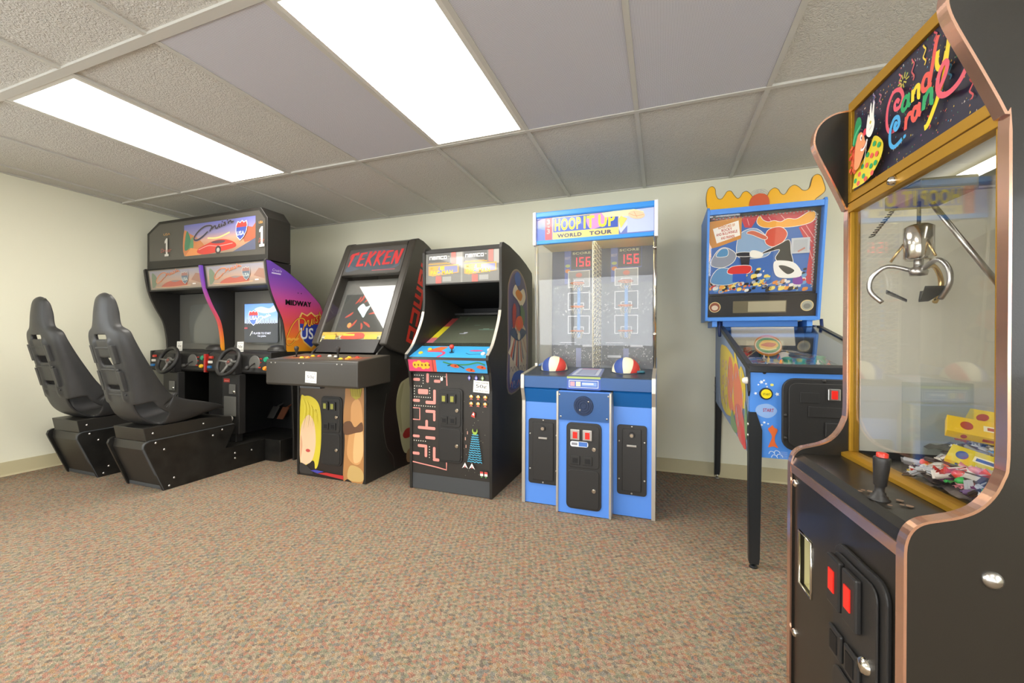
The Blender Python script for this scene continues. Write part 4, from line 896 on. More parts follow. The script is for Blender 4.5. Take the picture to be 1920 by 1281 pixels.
KX0, KX1, KC0, KC1 = -.825, -.030, -.587, -.263
prL = [(2.47, .002), (2.47, .65), (2.44, .73), (2.44, .812), (2.75, .848), (3.30, .90), (3.30, .002)]
for x in (KX0, KX1 - .018): MB().prism(prL, 'x', x, x + .018).build('side_panel', BL, T, .002)
for x in (KX0 - .002, KX1 - .018): MB().strip(prL[:4], 'x', x, x + .021, .010).strip([prL[3], (2.75, .850)], 'x', x, x + .021, .008).build('edge_trim', TMOLD, T)
for xa, xb in ((KX0 + .018, KC0 - .001), (KC1 + .001, KX1 - .018)):
    fp = MB().box(xa, xb, 2.478, 2.50, .004, .64).build('lower_front_panel', BL, T)
    MB().prism([(2.478, .64), (2.45, .722), (2.46, .735), (2.50, .735), (2.50, .64)], 'x', xa, xb).build('underside_panel', BM, fp)
    dx0, dx1 = (xa + .022, xb - .004) if xa < -.5 else (xa + .022, xb - .026)
    d = MB().prism(rrect(dx0, dx1, .13, .537, .018), 'y', 2.468, 2.4778).build('access_door', PLAST, T, .003)
    MB().box(dx0 + .03, dx1 - .03, 2.460, 2.468, .155, .515).build('door_panel', PLAST, d, .003)
    xm = (dx0 + dx1) / 2
    MB().cyl((xm, 2.460, .48), (xm, 2.450, .48), .018, .016).build('lock_ring', PLAST, d).parent = d
    MB().cyl((xm, 2.452, .48), (xm, 2.446, .48), .010).build('lock', CHROME, d)
    MB().box(xm - .028, xm + .028, 2.455, 2.460, .413, .425).build('handle', STEEL, d, .002)
    for (bx, bz) in ((dx0 + .012, .44), (dx1 - .012, .44), (dx0 + .012, .22), (dx1 - .012, .22), (xm, .527), (xm, .14)): MB().lathe((bx, 2.468, bz), (0, -1, 0), [(.006, 0), (.005, .003), (0, .004)], 8).build('bolt', STEEL, d)
MB().box(KX0 + .018, KX1 - .018, 2.52, 3.28, .004, .80).build('cabinet_body', DARK, T)
cp = MB().box(KC0 + .012, KC1 - .012, 2.40, 2.50, .004, .725).build('centre_panel', BL, T)
for x in (KC0, KC1 - .014): MB().box(x, x + .014, 2.39, 2.50, .002, .725).build('edge_trim', TMOLD, T, .004)
MB().box(KC0 + .014, KC1 - .014, 2.394, 2.40, .556, .722).build('speaker_panel', BD, T)
sg = MB().cyl((-.425, 2.394, .645), (-.425, 2.388, .645), .058, .056)
for r in (.045, .032, .018): sg.tube([(-.425 + r * math.cos(t), 2.3875, .645 + r * math.sin(t)) for t in [2 * PI * i / 24 for i in range(24)]], .002, 6, closed=True)
sg = sg.build('speaker_grille', mat('navy_mesh', C(22, 44, 80), .5), T)
for (x, z) in ((-.568, .705), (-.282, .705), (-.560, .575), (-.29, .575), (-.395, .67), (-.445, .62)): MB().lathe((x, 2.394 if abs(x + .425) > .05 else 2.388, z), (0, -1, 0), [(.006, 0), (.004, .003), (0, .004)], 8).build('bolt', STEEL, T)
cd = coin_door(T, -.525, -.320, .038, .545, 2.40, 'red')
a = Art((-.50, 2.385, .405), X_, Z_); a.poly(rrect(0, .105, 0, .032, .012), H('e8ecf2')); a.rect(.05, .003, .1, .029, H('4878c8')); a.text('BILLS', .006, .009, .014, H('5a5a66'), .04, off=.02) if 0 else a.rect(.008, .009, .042, .023, H('8a8a92'))
a.build('coin_label', PRINT, cd, 'small white and blue label on the coin door')
dk_ = MB().prism([(2.455, .735), (2.448, .80), (2.452, .812), (2.75, .8475), (3.20, .72), (3.20, .70), (2.76, .80)], 'x', KX0 + .018, KX1 - .018).build('front_deck', DECK, T)
cut(dk_, [((-.665, 2.65, .8), .088), ((-.205, 2.65, .8), .088)])
MB().box(KX0 + .018, KX1 - .018, 2.4425, 2.4478, .735, .806).build('fascia', BD, T, .001)
a = Art((-.534, 2.4425, .733), X_, Z_)
a.rect(0, .0, .20, .078, H('3c5aa8')); a.rect(.012, .012, .188, .056, H('dfe6f4')); a.rect(.015, .015, .185, .053, H('4668b4')); a.rect(.02, .020, .048, .048, H('c89aa0')); a.rect(.055, .020, .083, .048, H('d8d4b0')); a.rect(.092, .022, .178, .046, H('7c9ad0')); a.rect(.092, .032, .16, .04, H('dfe6f4'))
a.rect(0, .066, .2, .078, H('a8b86a'))
a.build('instruction_label', PRINT, T, 'blue instruction label with small pictures')
dv = V((0, .30, .0355)).normalized(); a = Art((-.534, 2.452, .8125), X_, dv)
a.poly([(0, 0), (.2, 0), (.19, .27), (.02, .27)], H('6874a0')); a.poly([(.02, .03), (.18, .03), (.175, .25), (.03, .25)], H('b4bccc')); a.poly([(.04, .05), (.16, .05), (.158, .22), (.05, .22)], H('7c86a8'))
for q in range(5): a.rect(.06, .07 + .03 * q, .15, .08 + .03 * q, H('a8b0c4'))
a.rect(.05, .225, .16, .245, H('b87078')); a.build('deck_label', PRINT, dk_, 'grey blue instruction sheet on the deck')
for bx in (-.70, -.12):
    MB().cyl(V((bx, 2.62, .832)), V((bx, 2.62, .845)), .03, .026).build('start_button', mat('teal_button', C(50, 104, 120), .3), T, label='teal round button')
# balls
BM_ = {}
def ball(x, y, z, r, lb, rot):
    m = MB(); n1, n2 = 48, 24; vs = []; fs = []
    R_ = Matrix.Rotation(rot[0], 3, 'X') @ Matrix.Rotation(rot[1], 3, 'Z')
    bmats = [mat('cream_leather', C(226, 218, 190), .55, bump=.3, bscale=500), mat('blue_leather', C(56, 80, 150), .5, bump=.3, bscale=500), mat('red_leather', C(196, 60, 52), .5, bump=.3, bscale=500), mat('ball_seam', C(60, 52, 48), .7)]
    for j in range(n2 + 1):
        ph = PI * j / n2
        for i in range(n1):
            t = 2 * PI * i / n1; seam = (i % 6 == 0); rr = r * (.982 if seam else 1)
            vs.append(R_ @ V((rr * math.sin(ph) * math.cos(t), rr * math.sin(ph) * math.sin(t), rr * math.cos(ph))))
    me = bpy.data.meshes.new('ball'); 
    for j in range(n2):
        for i in range(n1): fs.append((j * n1 + i, (j + 1) * n1 + i, (j + 1) * n1 + (i + 1) % n1, j * n1 + (i + 1) % n1))
    me.from_pydata([tuple(v) for v in vs], [], fs)
    for q in bmats: me.materials.append(q)
    for k, p in enumerate(me.polygons):
        i = k % n1; p.use_smooth = True; p.material_index = [0, 1, 0, 2, 0, 1, 0, 2][i // 6]
    o = bpy.data.objects.new('basketball', me); col.objects.link(o); o.location = (x, y, z)
    tag(o, lb, 'basketball', 'basketballs on the blue machine'); return o
# openings in the deck where the balls sit are shallow cups
for bx, lb, rr in ((-.665, 'red white and blue basketball at the left end of the blue machine\'s deck', (-.85, 2.9)), (-.205, 'red white and blue basketball at the right of the blue machine\'s deck', (-.85, 2.95))):
    MB().lathe((bx, 2.65, .836), (0, -.118, 1), [(.097, -.002), (.097, .003), (.090, .004), (.088, -.03)], 32).build('ball_cup', DECK, T)
    ball(bx, 2.65, .838, .086, lb, rr)
# glass, upper frame
for nm_, vs in (('front_glass', [(-.79, 2.745, .848), (-.045, 2.745, .848), (-.045, 2.695, 1.70), (-.79, 2.695, 1.70)]),):
    gm = MB(); vs2 = vs + [(p[0], p[1] + .005, p[2]) for p in vs]; gm.add(vs2, [(0, 1, 2, 3), (7, 6, 5, 4), (0, 4, 5, 1), (1, 5, 6, 2), (2, 6, 7, 3), (3, 7, 4, 0)]); gm.build(nm_, HOOPGLASS, T)
for x in (KX0 + .006, KX1 - .006):
    sp = [(2.75, .85), (2.70, 1.70), (2.72, 1.89), (3.28, 1.89), (3.28, .85)]
    MB().prism(sp, 'x', x - .004, x + .004).build('side_glass' if x < -.4 else 'side_wall', HOOPGLASS if x < -.4 else GREYM, T)
MB().box(KX0 + .002, KX0 + .018, 2.735, 2.755, .85, .87).build('bracket', TMOLD, T)
pl_ = MB().tube([(KX1 - .008, 2.742, .85), (KX1 - .008, 2.69, 1.70)], .009, 10); pl_.cyl((KX1 - .008, 2.728, 1.06), (KX1 - .008, 2.727, 1.075), .012).cyl((KX1 - .008, 2.698, 1.60), (KX1 - .008, 2.697, 1.615), .012)
pl_.build('corner_post', CHROME, T)
MB().tube([(KX0 + .02, 2.742, .85), (KX0 + .02, 2.69, 1.70)], .004, 8).build('corner_post', TMOLD, T)
LITW = mat('warm_lamp', C(250, 235, 180), .4, emit=(1, .86, .5, 1), es=22)
# header
hp_ = MB().box(KX0 + .012, KX1 - .006, 2.69, 3.05, 1.86, 1.90).box(KX0 + .012, KX1 - .006, 2.69, 2.72, 1.682, 1.708).box(KX0 + .012, KX1 - .006, 2.70, 2.72, 1.708, 1.86)
hp_.box(KX0 + .012, KX1 - .006, 2.685, 2.70, 1.865, 1.895)
hp_ = hp_.build('header_box', mat('header_blue', C(58, 144, 226), .35), T, .003)
for x in (KX0 - .002, KX1 - .012): MB().box(x, x + .022, 2.675, 2.73, 1.675, 1.90).build('header_end_trim', mat('white_trim', C(232, 230, 236), .4), hp_, .004)
a = Art((KX0 + .02, 2.6995, 1.705), X_, Z_, step=.0002); W_ = .765; Hh = .158
a.bands(0, 0, W_, Hh, [(0, H('7076b4')), (.5, H('6e88cc')), (1, H('8a7cba'))]); a.poly([(.0, 0), (.3, 0), (.0, .09)], H('5a72c0'))
a.rect(.06, .002, .108, .152, H('c2525a')); a.text('3', .072, .11, .035, H('f0a0a0'), .022, off=.04); a.rect(.078, .088, .092, .096, H('f0a0a0')); a.text('3', .072, .045, .035, H('f0a0a0'), .022, off=.04); a.text('2', .074, .012, .026, H('e8d0a0'), .02, off=.04) if 0 else None
a.poly([(.56, .01), (.62, .08), (.76, .09), (.76, .155), (.55, .15), (.52, .1)], H('c4cce8')); a.rect(.60, .01, .76, .15, H('b8c4ea'))
a.rect(.112, .0, .548, .152, H('d8c878')); a.rect(.117, .052, .543, .148, H('3c58b4')); a.blob([(.36, .06), (.34, .12), (.38, .15), (.48, .14), (.46, .08), (.40, .055)], H('c88ac0'))
a.text('HOOP', .126, .06, .082, H('f4de40'), .178, off=.04); a.text('IT', .322, .06, .082, H('f4de40'), .07, off=.04); a.text('UP', .418, .06, .082, H('f4de40'), .105, off=.04)
a.text('WORLD', .145, .013, .026, H('4a4a68'), .165, off=.04); a.text('TOUR', .36, .013, .026, H('4a4a68'), .145, off=.04)
a.poly([(.44, .15), (.52, .155), (.64, .155), (.70, .135), (.69, .10), (.60, .115), (.52, .12), (.46, .12)], H('ecdcae')); a.poly([(.56, .12), (.60, .10), (.56, .04), (.545, .10)], H('e8d06a'))
a.ell(.655, .118, .052, .026, H('e8c4a0'), rot=-.2); a.stroke([(.61, .13), (.65, .112), (.70, .115)], .003, H('cc9a7a')); a.stroke([(.64, .14), (.66, .10)], .003, H('cc9a7a')); a.poly([(.0, .14), (.0, .158), (.05, .158)], H('5a66b0'))
a.build('header_sign', LITP, hp_, 'backlit sign reading HOOP IT UP WORLD TOUR')
MB().prism([(2.725, 1.714), (3.15, 1.724), (3.15, 1.729), (2.725, 1.719)], 'x', KX0 + .012, KX1 - .012).build('reflector', mat('yellow_reflector', C(226, 206, 92), .4), T)
MB().cyl((KX0 + .06, 2.75, 1.698), (KX1 - .06, 2.75, 1.698), .006).build('lamp_tube', LITW, T)
# back board with crowd, scoreboards
BB = 3.16
MB().box(KX0 + .012, KX1 - .012, BB, BB + .02, .70, 1.86).build('back_board', DECK, T)
a = Art((0, BB, 0), X_, Z_, step=.00006); a.rect(KX0 + .02, .80, KX1 - .02, 1.78, H('565c64')); a.rect(KX0 + .02, 1.46, KX1 - .02, 1.78, H('2c3450'))
random.seed(5)
for q in range(1500):
    x = random.uniform(KX0 + .02, KX1 - .03); z = random.choice([random.uniform(.85, .99), random.uniform(1.07, 1.46), random.uniform(1.22, 1.40)]); s_ = random.uniform(.003, .008); a.l = .0006 + .00004 * (q % 7)
    a.rect(x, z, x + s_, z + s_ * 1.2, H(random.choice(['6a6e74', '8d9094', 'b0b2b4', '54585e', '767a80', 'c8c8c6'])))
a.l = .0012
a.rect(KX0 + .02, 1.02, KX1 - .02, 1.06, H('585c64'))
for cx in (-.60, -.245):
    ring = H('dfe2e6'); net = H('b88a6a')
    a.rect(cx - .115, 1.57, cx + .11, 1.74, H('3a4a8a')); a.rect(cx - .06, 1.58, cx + .105, 1.735, H('1c2030')); a.text('SCORE', cx - .05, 1.695, .018, H('b4b48a'), .14, off=.03)
    for dg in ((cx - .045, '1'), (cx, '6' if cx < -.5 else '5'), (cx + .05, '6' if cx < -.5 else '5')): pass
    a.rect(cx - .112, 1.47, cx - .065, 1.735, H('4a5aa4')); a.text('BEST', cx - .11, 1.66, .02, H('9a9ab4'), .042, off=.02); a.ell(cx - .088, 1.61, .02, .012, H('9aa86a')); a.ell(cx - .088, 1.57, .02, .016, H('c87a30'))
    for k, (z0, z1) in enumerate(((1.44, 1.57), (1.265, 1.40), (1.08, 1.22))):
        a.rect(cx - .085, z0, cx + .085, z1, H('d8dade')); a.rect(cx - .079, z0 + .006, cx + .079, z1 - .006, H('4a5058' if k else '8a8e94'))
        a.rect(cx - .04, z0 + .0, cx + .04, z0 + .055, H('d8dade')); a.rect(cx - .035, z0 + .0, cx + .035, z0 + .05, H('555a62'))
    a.ell(cx, 1.535, .025, .018, H('c87a72'))
    a.rect(cx - .012, 1.05, cx + .012, 1.44, H('4a8ad0')); a.rect(cx - .02, .82, cx + .02, .97, H('8890b8'))
    a.rect(cx - .15, 1.01, cx - .02, 1.014, H('d0d0d4')); a.rect(cx + .03, .98, cx + .12, .995, H('c8cad0'))
a.rect(-.38, .90, -.28, .918, H('e0e4ec'))
a.build('back_board_artwork', PRINT, T, 'crowd picture with two scoreboards behind the hoops')
REDL = mat('red_digits', C(255, 50, 60), .4, emit=C(255, 30, 50), es=1.5)
SEG = {'1': 'bc', '5': 'afgcd', '6': 'afgcde'}
def seg7(mb, ch, x, z, w, h, y):
    t = w * .2; S = {'a': (x, x + w, z + h - t, z + h), 'g': (x, x + w, z + h / 2 - t / 2, z + h / 2 + t / 2), 'd': (x, x + w, z, z + t), 'f': (x, x + t, z + h / 2, z + h), 'e': (x, x + t, z, z + h / 2), 'b': (x + w - t, x + w, z + h / 2, z + h), 'c': (x + w - t, x + w, z, z + h / 2)}
    for k in SEG[ch]: q = S[k]; mb.box(q[0], q[1], y - .003, y, q[2], q[3])
for cx, s_ in ((-.60, '156'), (-.245, '156')):
    mb = MB()
    for i, ch in enumerate(s_): seg7(mb, ch, cx - .045 + .05 * i, 1.60, .032, .068, BB - .010)
    mb.build('score_display', REDL, T, label='red lit score digits')
NET = mat('net_cord', C(226, 222, 200), .7); ORG_ = mat('orange_rim', C(214, 120, 50), .4)
for cx in (-.60, -.245):
    for k, z in enumerate((1.462, 1.285, 1.10)):
        rm = MB().tube([(cx + .05 * math.cos(t), 3.09 + .05 * math.sin(t), z) for t in [2 * PI * i / 24 for i in range(24)]], .0045, 8, closed=True).box(cx - .008, cx + .008, 3.138, BB - .002, z - .006, z + .006).build('hoop', ORG_, T)
        nb = MB()
        for i in range(12):
            t0 = 2 * PI * i / 12; t1 = t0 + 2 * PI / 12
            nb.tube([(cx + .05 * math.cos(t0), 3.09 + .05 * math.sin(t0), z), (cx + .038 * math.cos(t1), 3.09 + .038 * math.sin(t1), z - .03), (cx + .032 * math.cos(t0), 3.09 + .032 * math.sin(t0), z - .055)], .0014, 4)
        nb.build('net', NET, rm)
nb = MB(); xn = -.425
for i in range(3):
    for zz_ in range(30):
        y0, z0 = 2.74 + .12 * i, .845 + .029 * zz_
        if i < 3: nb.tube([(xn, y0, z0), (xn + .003, y0 + .12, z0 + .029)], .003, 4); nb.tube([(xn, y0, z0 + .029), (xn + .003, y0 + .12, z0)], .003, 4)
nb.tube([(xn, 2.735, .85), (xn, 2.715, 1.74)], .004, 6).tube([(xn, 3.10, .80), (xn, 3.10, 1.74)], .004, 6)
nb.build('divider_net', NET, T, label='white cord net dividing the two lanes')
lr = MB().prism([(2.76, .80), (3.155, .71), (3.155, .725), (2.76, .815)], 'x', KX0 + .02, KX1 - .02).build('return_ramp', mat('court_orange', C(190, 146, 110), .5), T)
# ================================================================== PINBALL
T = thing('pinball_machine', 'blue pinball machine with cartoon backglass and yellow antler topper on black legs', 'pinball machine', (.66, 2.75, 0))
PB = mat('pinball_blue', C(78, 140, 224), .4); PG = mat('faded_cabinet_side', C(132, 150, 178), .5); LEG = mat('black_metal_leg', C(36, 38, 40), .35, bump=.1, bscale=300)
PX0, PX1 = .383, .955
cab = [(2.13, .50), (2.13, .895), (3.20, 1.135), (3.40, 1.135), (3.40, .585), (3.30, .572)]
c = MB().prism([(2.13, .50), (2.13, .895), (2.165, .903), (2.165, .508)], 'x', PX0, PX1).build('cabinet_front', PB, T, .002)
for x in (PX0, PX1 - .018): MB().prism([(2.166, .505), (2.166, .903), (3.20, 1.135), (3.40, 1.135), (3.40, .585), (3.33, .575)], 'x', x, x + .018).build('cabinet_side', PG, T, .002)
MB().prism([(2.166, .515), (3.33, .585), (3.33, .60), (2.166, .53)], 'x', PX0 + .018, PX1 - .018).build('cabinet_bottom', DARK, T)
MB().box(PX0 + .018, PX1 - .018, 3.38, 3.40, .6, 1.13).build('cabinet_rear', PG, T)
gv = V((0, 1.07, .24)).normalized()
def gp_(x, v, d=0): return V((x, 2.13, .895)) + gv * v + X_.cross(gv) * d
rl = MB()
for x in (PX0 - .004, PX1 - .022):
    vs = [gp_(x_, v, d) for v in (.03, 1.02) for d in (-.02, .012) for x_ in (x, x + .026)]
    MB().add(vs, [(0, 2, 3, 1), (4, 5, 7, 6), (0, 1, 5, 4), (2, 6, 7, 3), (0, 4, 6, 2), (1, 3, 7, 5)]).build('side_rail', LEG, T, .003)
lb = MB().prism([(2.122, .885), (2.122, .915), (2.15, .925), (2.175, .915), (2.175, .89)], 'x', PX0 - .004, PX1 + .004).build('lockdown_bar', LEG, T, .003)
MB().prism([(2.125, .905), (2.12, .80), (2.135, .775), (2.155, .80), (2.19, .86), (2.215, .92)], 'x', PX0 - .007, PX0 - .0005).build('rail_end', LEG, T, .001)
MB().lathe((PX0 - .007, 2.155, .845), (-1, 0, 0), [(.016, 0), (.016, .010), (.010, .020), (0, .022)]).build('flipper_button', BUT['white'], T, label='white flipper button')
vs = [gp_(x_, v, d) for v in (.05, 1.0) for d in (.002, .006) for x_ in (PX0 + .02, PX1 - .02)]
MB().add(vs, [(0, 2, 3, 1), (4, 5, 7, 6), (0, 1, 5, 4), (2, 6, 7, 3), (0, 4, 6, 2), (1, 3, 7, 5)]).build('playfield_glass', GLASS, T)
pf = MB().prism([(2.17, .79), (3.20, .94), (3.20, .955), (2.17, .805)], 'x', PX0 + .018, PX1 - .018).build('playfield', DARK, T)
pv = V((0, 1.03, .15)).normalized(); a = Art((PX0 + .02, 2.17, .8055), X_, pv); W_ = .53
a.rect(0, 0, W_, 1.03, H('4a6f9a')); random.seed(21)
for q in range(260):
    x, y = random.uniform(.02, W_ - .05), random.uniform(.02, .95); s_ = random.uniform(.008, .035); c_ = H(random.choice(['c8503a', 'd8b040', '3a6aa8', 'e0dcd0', '4a8a5a', '2a2c34', 'b0b8c0', '8a4a80', 'e08040', '6aa8c0']))
    a.l = .0006 + .0001 * (q % 9)
    if q % 3: a.blob([(x, y), (x + s_, y + s_ * .3), (x + s_ * 1.3, y + s_), (x + .2 * s_, y + s_ * 1.1)], c_, 3)
    else: a.rect(x, y, x + s_ * 1.4, y + s_ * .5, c_)
a.l = .002; a.stroke([(.02, .3), (.1, .9), (.26, 1.0), (.42, .9), (.5, .3)], .006, H('9ad0d8')); a.build('playfield_artwork', PRINT, pf, 'busy multicolour playfield')
random.seed(8); BC = ['red', 'yellow', 'white', 'blue', 'green', 'orange']
for q in range(34):
    x, y = random.uniform(PX0 + .05, PX1 - .06), random.uniform(2.35, 3.1); z = .807 + (y - 2.17) * .1457
    if q % 4 == 0: MB().lathe((x, y, z), (0, 0, 1), [(.026, 0), (.03, .02), (.022, .032), (.03, .042), (.012, .05), (0, .05)], 16).build('bumper', BUT[BC[q % 6]], pf)
    else: MB().cyl((x, y, z), (x, y, z + .035), .0045, n=8).cyl((x, y, z + .012), (x, y, z + .02), .010, n=10).build('post', BUT[BC[q % 6]], pf)
rp = MB(); pts = cat([(PX0 + .08, 2.45, .90), (PX0 + .06, 2.75, .96), (PX0 + .16, 3.0, 1.0), (PX0 + .34, 3.02, 1.0), (PX0 + .45, 2.8, .97), (PX0 + .43, 2.5, .91)], 8) if 0 else None
P3 = [V(p) for p in [(PX0 + .08, 2.45, .87), (PX0 + .06, 2.75, .93), (PX0 + .16, 3.0, .97), (PX0 + .34, 3.02, .97), (PX0 + .45, 2.8, .94), (PX0 + .43, 2.5, .88)]]
rp.tube(P3, .003, 6).tube([p + V((.03, -.01, 0)) for p in P3], .003, 6); rp.build('wire_ramp', CHROME, pf)
ov = MB().lathe((PX0 + .25, 2.98, 1.0), (0, -.9, .45), [(.0, 0), (.075, 0), (.075, .004), (0, .004)], 28).build('playfield_sign', BUT['orange'], pf)
on = V((0, -.9, .45)).normalized(); ou = X_.copy(); ov_ = on.cross(ou); a = Art(V((PX0 + .25, 2.98, 1.0)) + on * .0045, ou, ov_ if ou.cross(ov_).dot(on) > 0 else -ov_)
a.ell(0, 0, .073, .06, H('e8c8b0')); a.ell(0, 0, .066, .053, H('4f9a6a')); a.blob([(-.05, .0), (-.02, .035), (.04, .03), (.055, -.005), (.01, -.03), (-.03, -.03)], H('e8b848')); a.blob([(-.04, .0), (0, .02), (.045, .01), (.02, -.012)], H('c8503a')); a.stroke([(-.045, -.02), (0, -.032), (.045, -.02)], .008, H('e8e0a0')); a.build('sign_artwork', PRINT, ov)
for fx, sgn in ((PX0 + .19, 1), (PX0 + .34, -1)): MB().tube([(fx, 2.36, .845), (fx + .06 * sgn, 2.33, .84)], [.010, .006], 8).build('flipper', BUT['white'], pf)
MB().prism([(3.06, 1.0), (3.10, 1.12), (3.12, 1.12), (3.08, 1.0)], 'x', PX0 + .06, PX0 + .42).build('back_plastic', mat('pale_plastic', C(206, 200, 178), .4), T)
# side artwork: worn generic word and shapes
a = Art((PX0, 0, 0), -Y_, Z_)
def N(L): return [(-y, z) for y, z in L]
ye, pe, gn = H('e2c63c'), H('e0805c'), H('7f9c6c')
a.blob(N([(3.10, .66), (3.12, .97), (2.95, 1.0), (2.74, .97), (2.55, .90), (2.52, .66), (2.62, .60), (2.9, .58)]), ye, 4)
a.blob(N([(2.74, .93), (2.62, .90), (2.58, .80), (2.62, .70), (2.55, .64), (2.72, .63), (2.80, .76)]), pe, 4)
for (y0, z0, h) in ((3.03, .90, .05), (3.02, .80, .06), (3.02, .70, .055), (2.90, .90, .06), (2.88, .80, .06), (2.88, .69, .06)): a.poly(N([(y0, z0 - h), (y0, z0), (y0 - .07, z0 + .01), (y0 - .07, z0 - h + .01)]), H('cfa884')); a.poly(N([(y0 - .02, z0 - h + .015), (y0 - .02, z0 - .015), (y0 - .05, z0 - .01), (y0 - .05, z0 - h + .02)]), ye)
a.blob(N([(2.55, .98), (2.46, .92), (2.40, .88), (2.34, .90), (2.24, .84), (2.23, .72), (2.30, .70), (2.42, .78), (2.52, .82)]), ye, 4)
a.blob(N([(2.56, .88), (2.46, .90), (2.38, .84), (2.30, .76), (2.30, .66), (2.42, .62), (2.54, .66)]), pe, 4)
a.blob(N([(2.52, .66), (2.40, .70), (2.28, .66), (2.22, .56), (2.24, .515), (2.42, .53)]), H('cf6a62'), 4); a.blob(N([(2.36, .62), (2.28, .60), (2.20, .52), (2.30, .515)]), H('d84a48'), 4)
a.blob(N([(2.62, .64), (2.52, .60), (2.44, .56), (2.50, .53), (2.66, .55)]), gn, 4); a.blob(N([(2.22, .72), (2.19, .70), (2.18, .60), (2.21, .56), (2.25, .64)]), gn, 4)
random.seed(9)
for q in range(26): y, z = random.uniform(2.2, 3.2), random.uniform(.60, .9); a.poly(N([(y, z), (y - .008, z + .025), (y - .016, z), (y - .008, z - .025)]), H('b8c4d4'))
a.build('side_artwork', PRINT, T, 'worn yellow and orange side graphic')
# front details
d = MB().prism(rrect(.505, .895, .545, .865, .05), 'y', 2.112, 2.1295).build('coin_door', PLAST, T, .004)
MB().prism(rrect(.528, .872, .565, .845, .03), 'y', 2.106, 2.112).build('door_panel', PLAST, d, .003)
MB().box(.60, .72, 2.102, 2.106, .70, .745).build('door_plate', PLAST, d, .003); MB().box(.57, .64, 2.103, 2.106, .76, .805).build('door_plate', PLAST, d, .002)
for x in (.668, .768): 
    q = MB().box(x, x + .045, 2.094, 2.106, .775, .825).build('coin_slot', STEEL, d, .003); MB().box(x + .012, x + .034, 2.091, 2.094, .782, .818).build('slot_light', REDLIT, q)
MB().box(.66, .74, 2.098, 2.106, .62, .68).build('coin_return', PLAST, d, .004)
for (x, z) in ((.518, .70), (.66, .856), (.518, .60), (.565, .552), (.44, .886)): MB().lathe((x, 2.1295 if z > .88 else 2.112, z), (0, -1, 0), [(.008, 0), (.006, .004), (0, .005)], 10).build('bolt', PLAST, T)
q = MB().cyl((.446, 2.13, .79), (.446, 2.124, .79), .027, .026).build('button_ring', PLAST, T)
MB().cyl((.446, 2.124, .79), (.446, 2.118, .79), .021, .020).build('start_button', mat('yellow_lit_button', C(220, 200, 30), .3, emit=C(200, 190, 20), es=.15), q, label='yellow round start button')
a = Art((0, 2.13, 0), X_, Z_)
a.text('START', .430, .785, .0001, INK, .0001) if 0 else None
pa = H('a8c4e8')
a.blob([(.415, .735), (.45, .745), (.475, .735), (.49, .715), (.475, .69), (.45, .68), (.42, .69), (.405, .71)], H('8cb0e4')); a.text('START', .435, .708, .016, H('a03a5a'), .042, off=.03)
for (x, z, r) in ((.428, .842, .010), (.438, .85, .006), (.446, .835, .006), (.416, .83, .005), (.45, .822, .005), (.49, .79, .010), (.405, .79, .008), (.44, .66, .007), (.43, .648, .006), (.455, .655, .005)): a.poly([(x + r * (1 if i % 2 else .45) * math.cos(PI * i / 5), z + r * (1 if i % 2 else .45) * math.sin(PI * i / 5)) for i in range(10)], H('e8f0f4'))
a.ell(.469, .831, .007, .006, H('d8d870'))
a.blob([(.462, .64), (.455, .63), (.47, .60), (.462, .57), (.456, .55), (.475, .555), (.494, .55), (.482, .575), (.482, .60), (.492, .63), (.478, .64), (.472, .65)], H('dc6a34'), 4)
for (x, z) in ((.47, .52), (.49, .525), (.48, .505), (.50, .51)): a.stroke([(x - .012, z), (x - .006, z + .012), (x + .006, z + .010), (x + .012, z)], .003, H('cfe0f4'), 4)
for k in range(6): a.rect(.50, .502 + .006 * k, .53, .5035 + .006 * k, H('a8c4ec'))
a.build('front_artwork', PRINT, T, 'blue front with white stars and an orange figure shape')
a = Art((0, 2.1178, 0), X_, Z_); a.text('START', .431, .784, .010, H('5a5410'), .03, off=.01); a.build('button_lettering', PRINT, q)
# legs: folded angle plates
def leg(x, y, z1, sx_, sy_, ztop):
    pr_ = MB(); t = .003; tilt = .02 * sy_
    for (w0, w1, ax) in ((.052, .042, 0), (.052, .042, 1)):
        pts = [(0, ztop), (.028, ztop), (w0, ztop - .08), (w1, .05), (.038, .022), (0, .022)]
        vs = []
        for dd in (0, t):
            for (w_, z) in pts:
                o2 = tilt * (ztop - z) / ztop
                vs.append((x + (w_ if ax == 0 else dd) * sx_, y + (dd if ax == 0 else w_) * sy_ - o2, z))
        n = 6; pr_.add(vs, [tuple(range(n)), tuple(range(2 * n - 1, n - 1, -1))] + [(i, (i + 1) % n, n + (i + 1) % n, n + i) for i in range(n)])
    l = pr_.build('leg', LEG, T, .001)
    MB().cyl((x + .02 * sx_, y + .02 * sy_ - tilt, .03), (x + .02 * sx_, y + .02 * sy_ - tilt, .010), .006).cyl((x + .02 * sx_, y + .02 * sy_ - tilt, .010), (x + .02 * sx_, y + .02 * sy_ - tilt, .001), .014, .018).build('leg_foot', STEEL if sy_ < 0 else LEG, l)
    for z in (ztop - .06, ztop - .11): MB().lathe((x - .0005 * sx_, y + .02 * sy_, z), (-sx_, 0, 0), [(.008, 0), (.007, .004), (0, .005)], 10).build('bolt', STEEL, l)
leg(PX0 - .004, 2.124, 0, 1, 1, .705); leg(PX1 + .004, 2.124, 0, -1, 1, .705)
leg(PX0 - .004, 3.405, 0, 1, -1, .76); leg(PX1 + .004, 3.405, 0, -1, -1, .76)
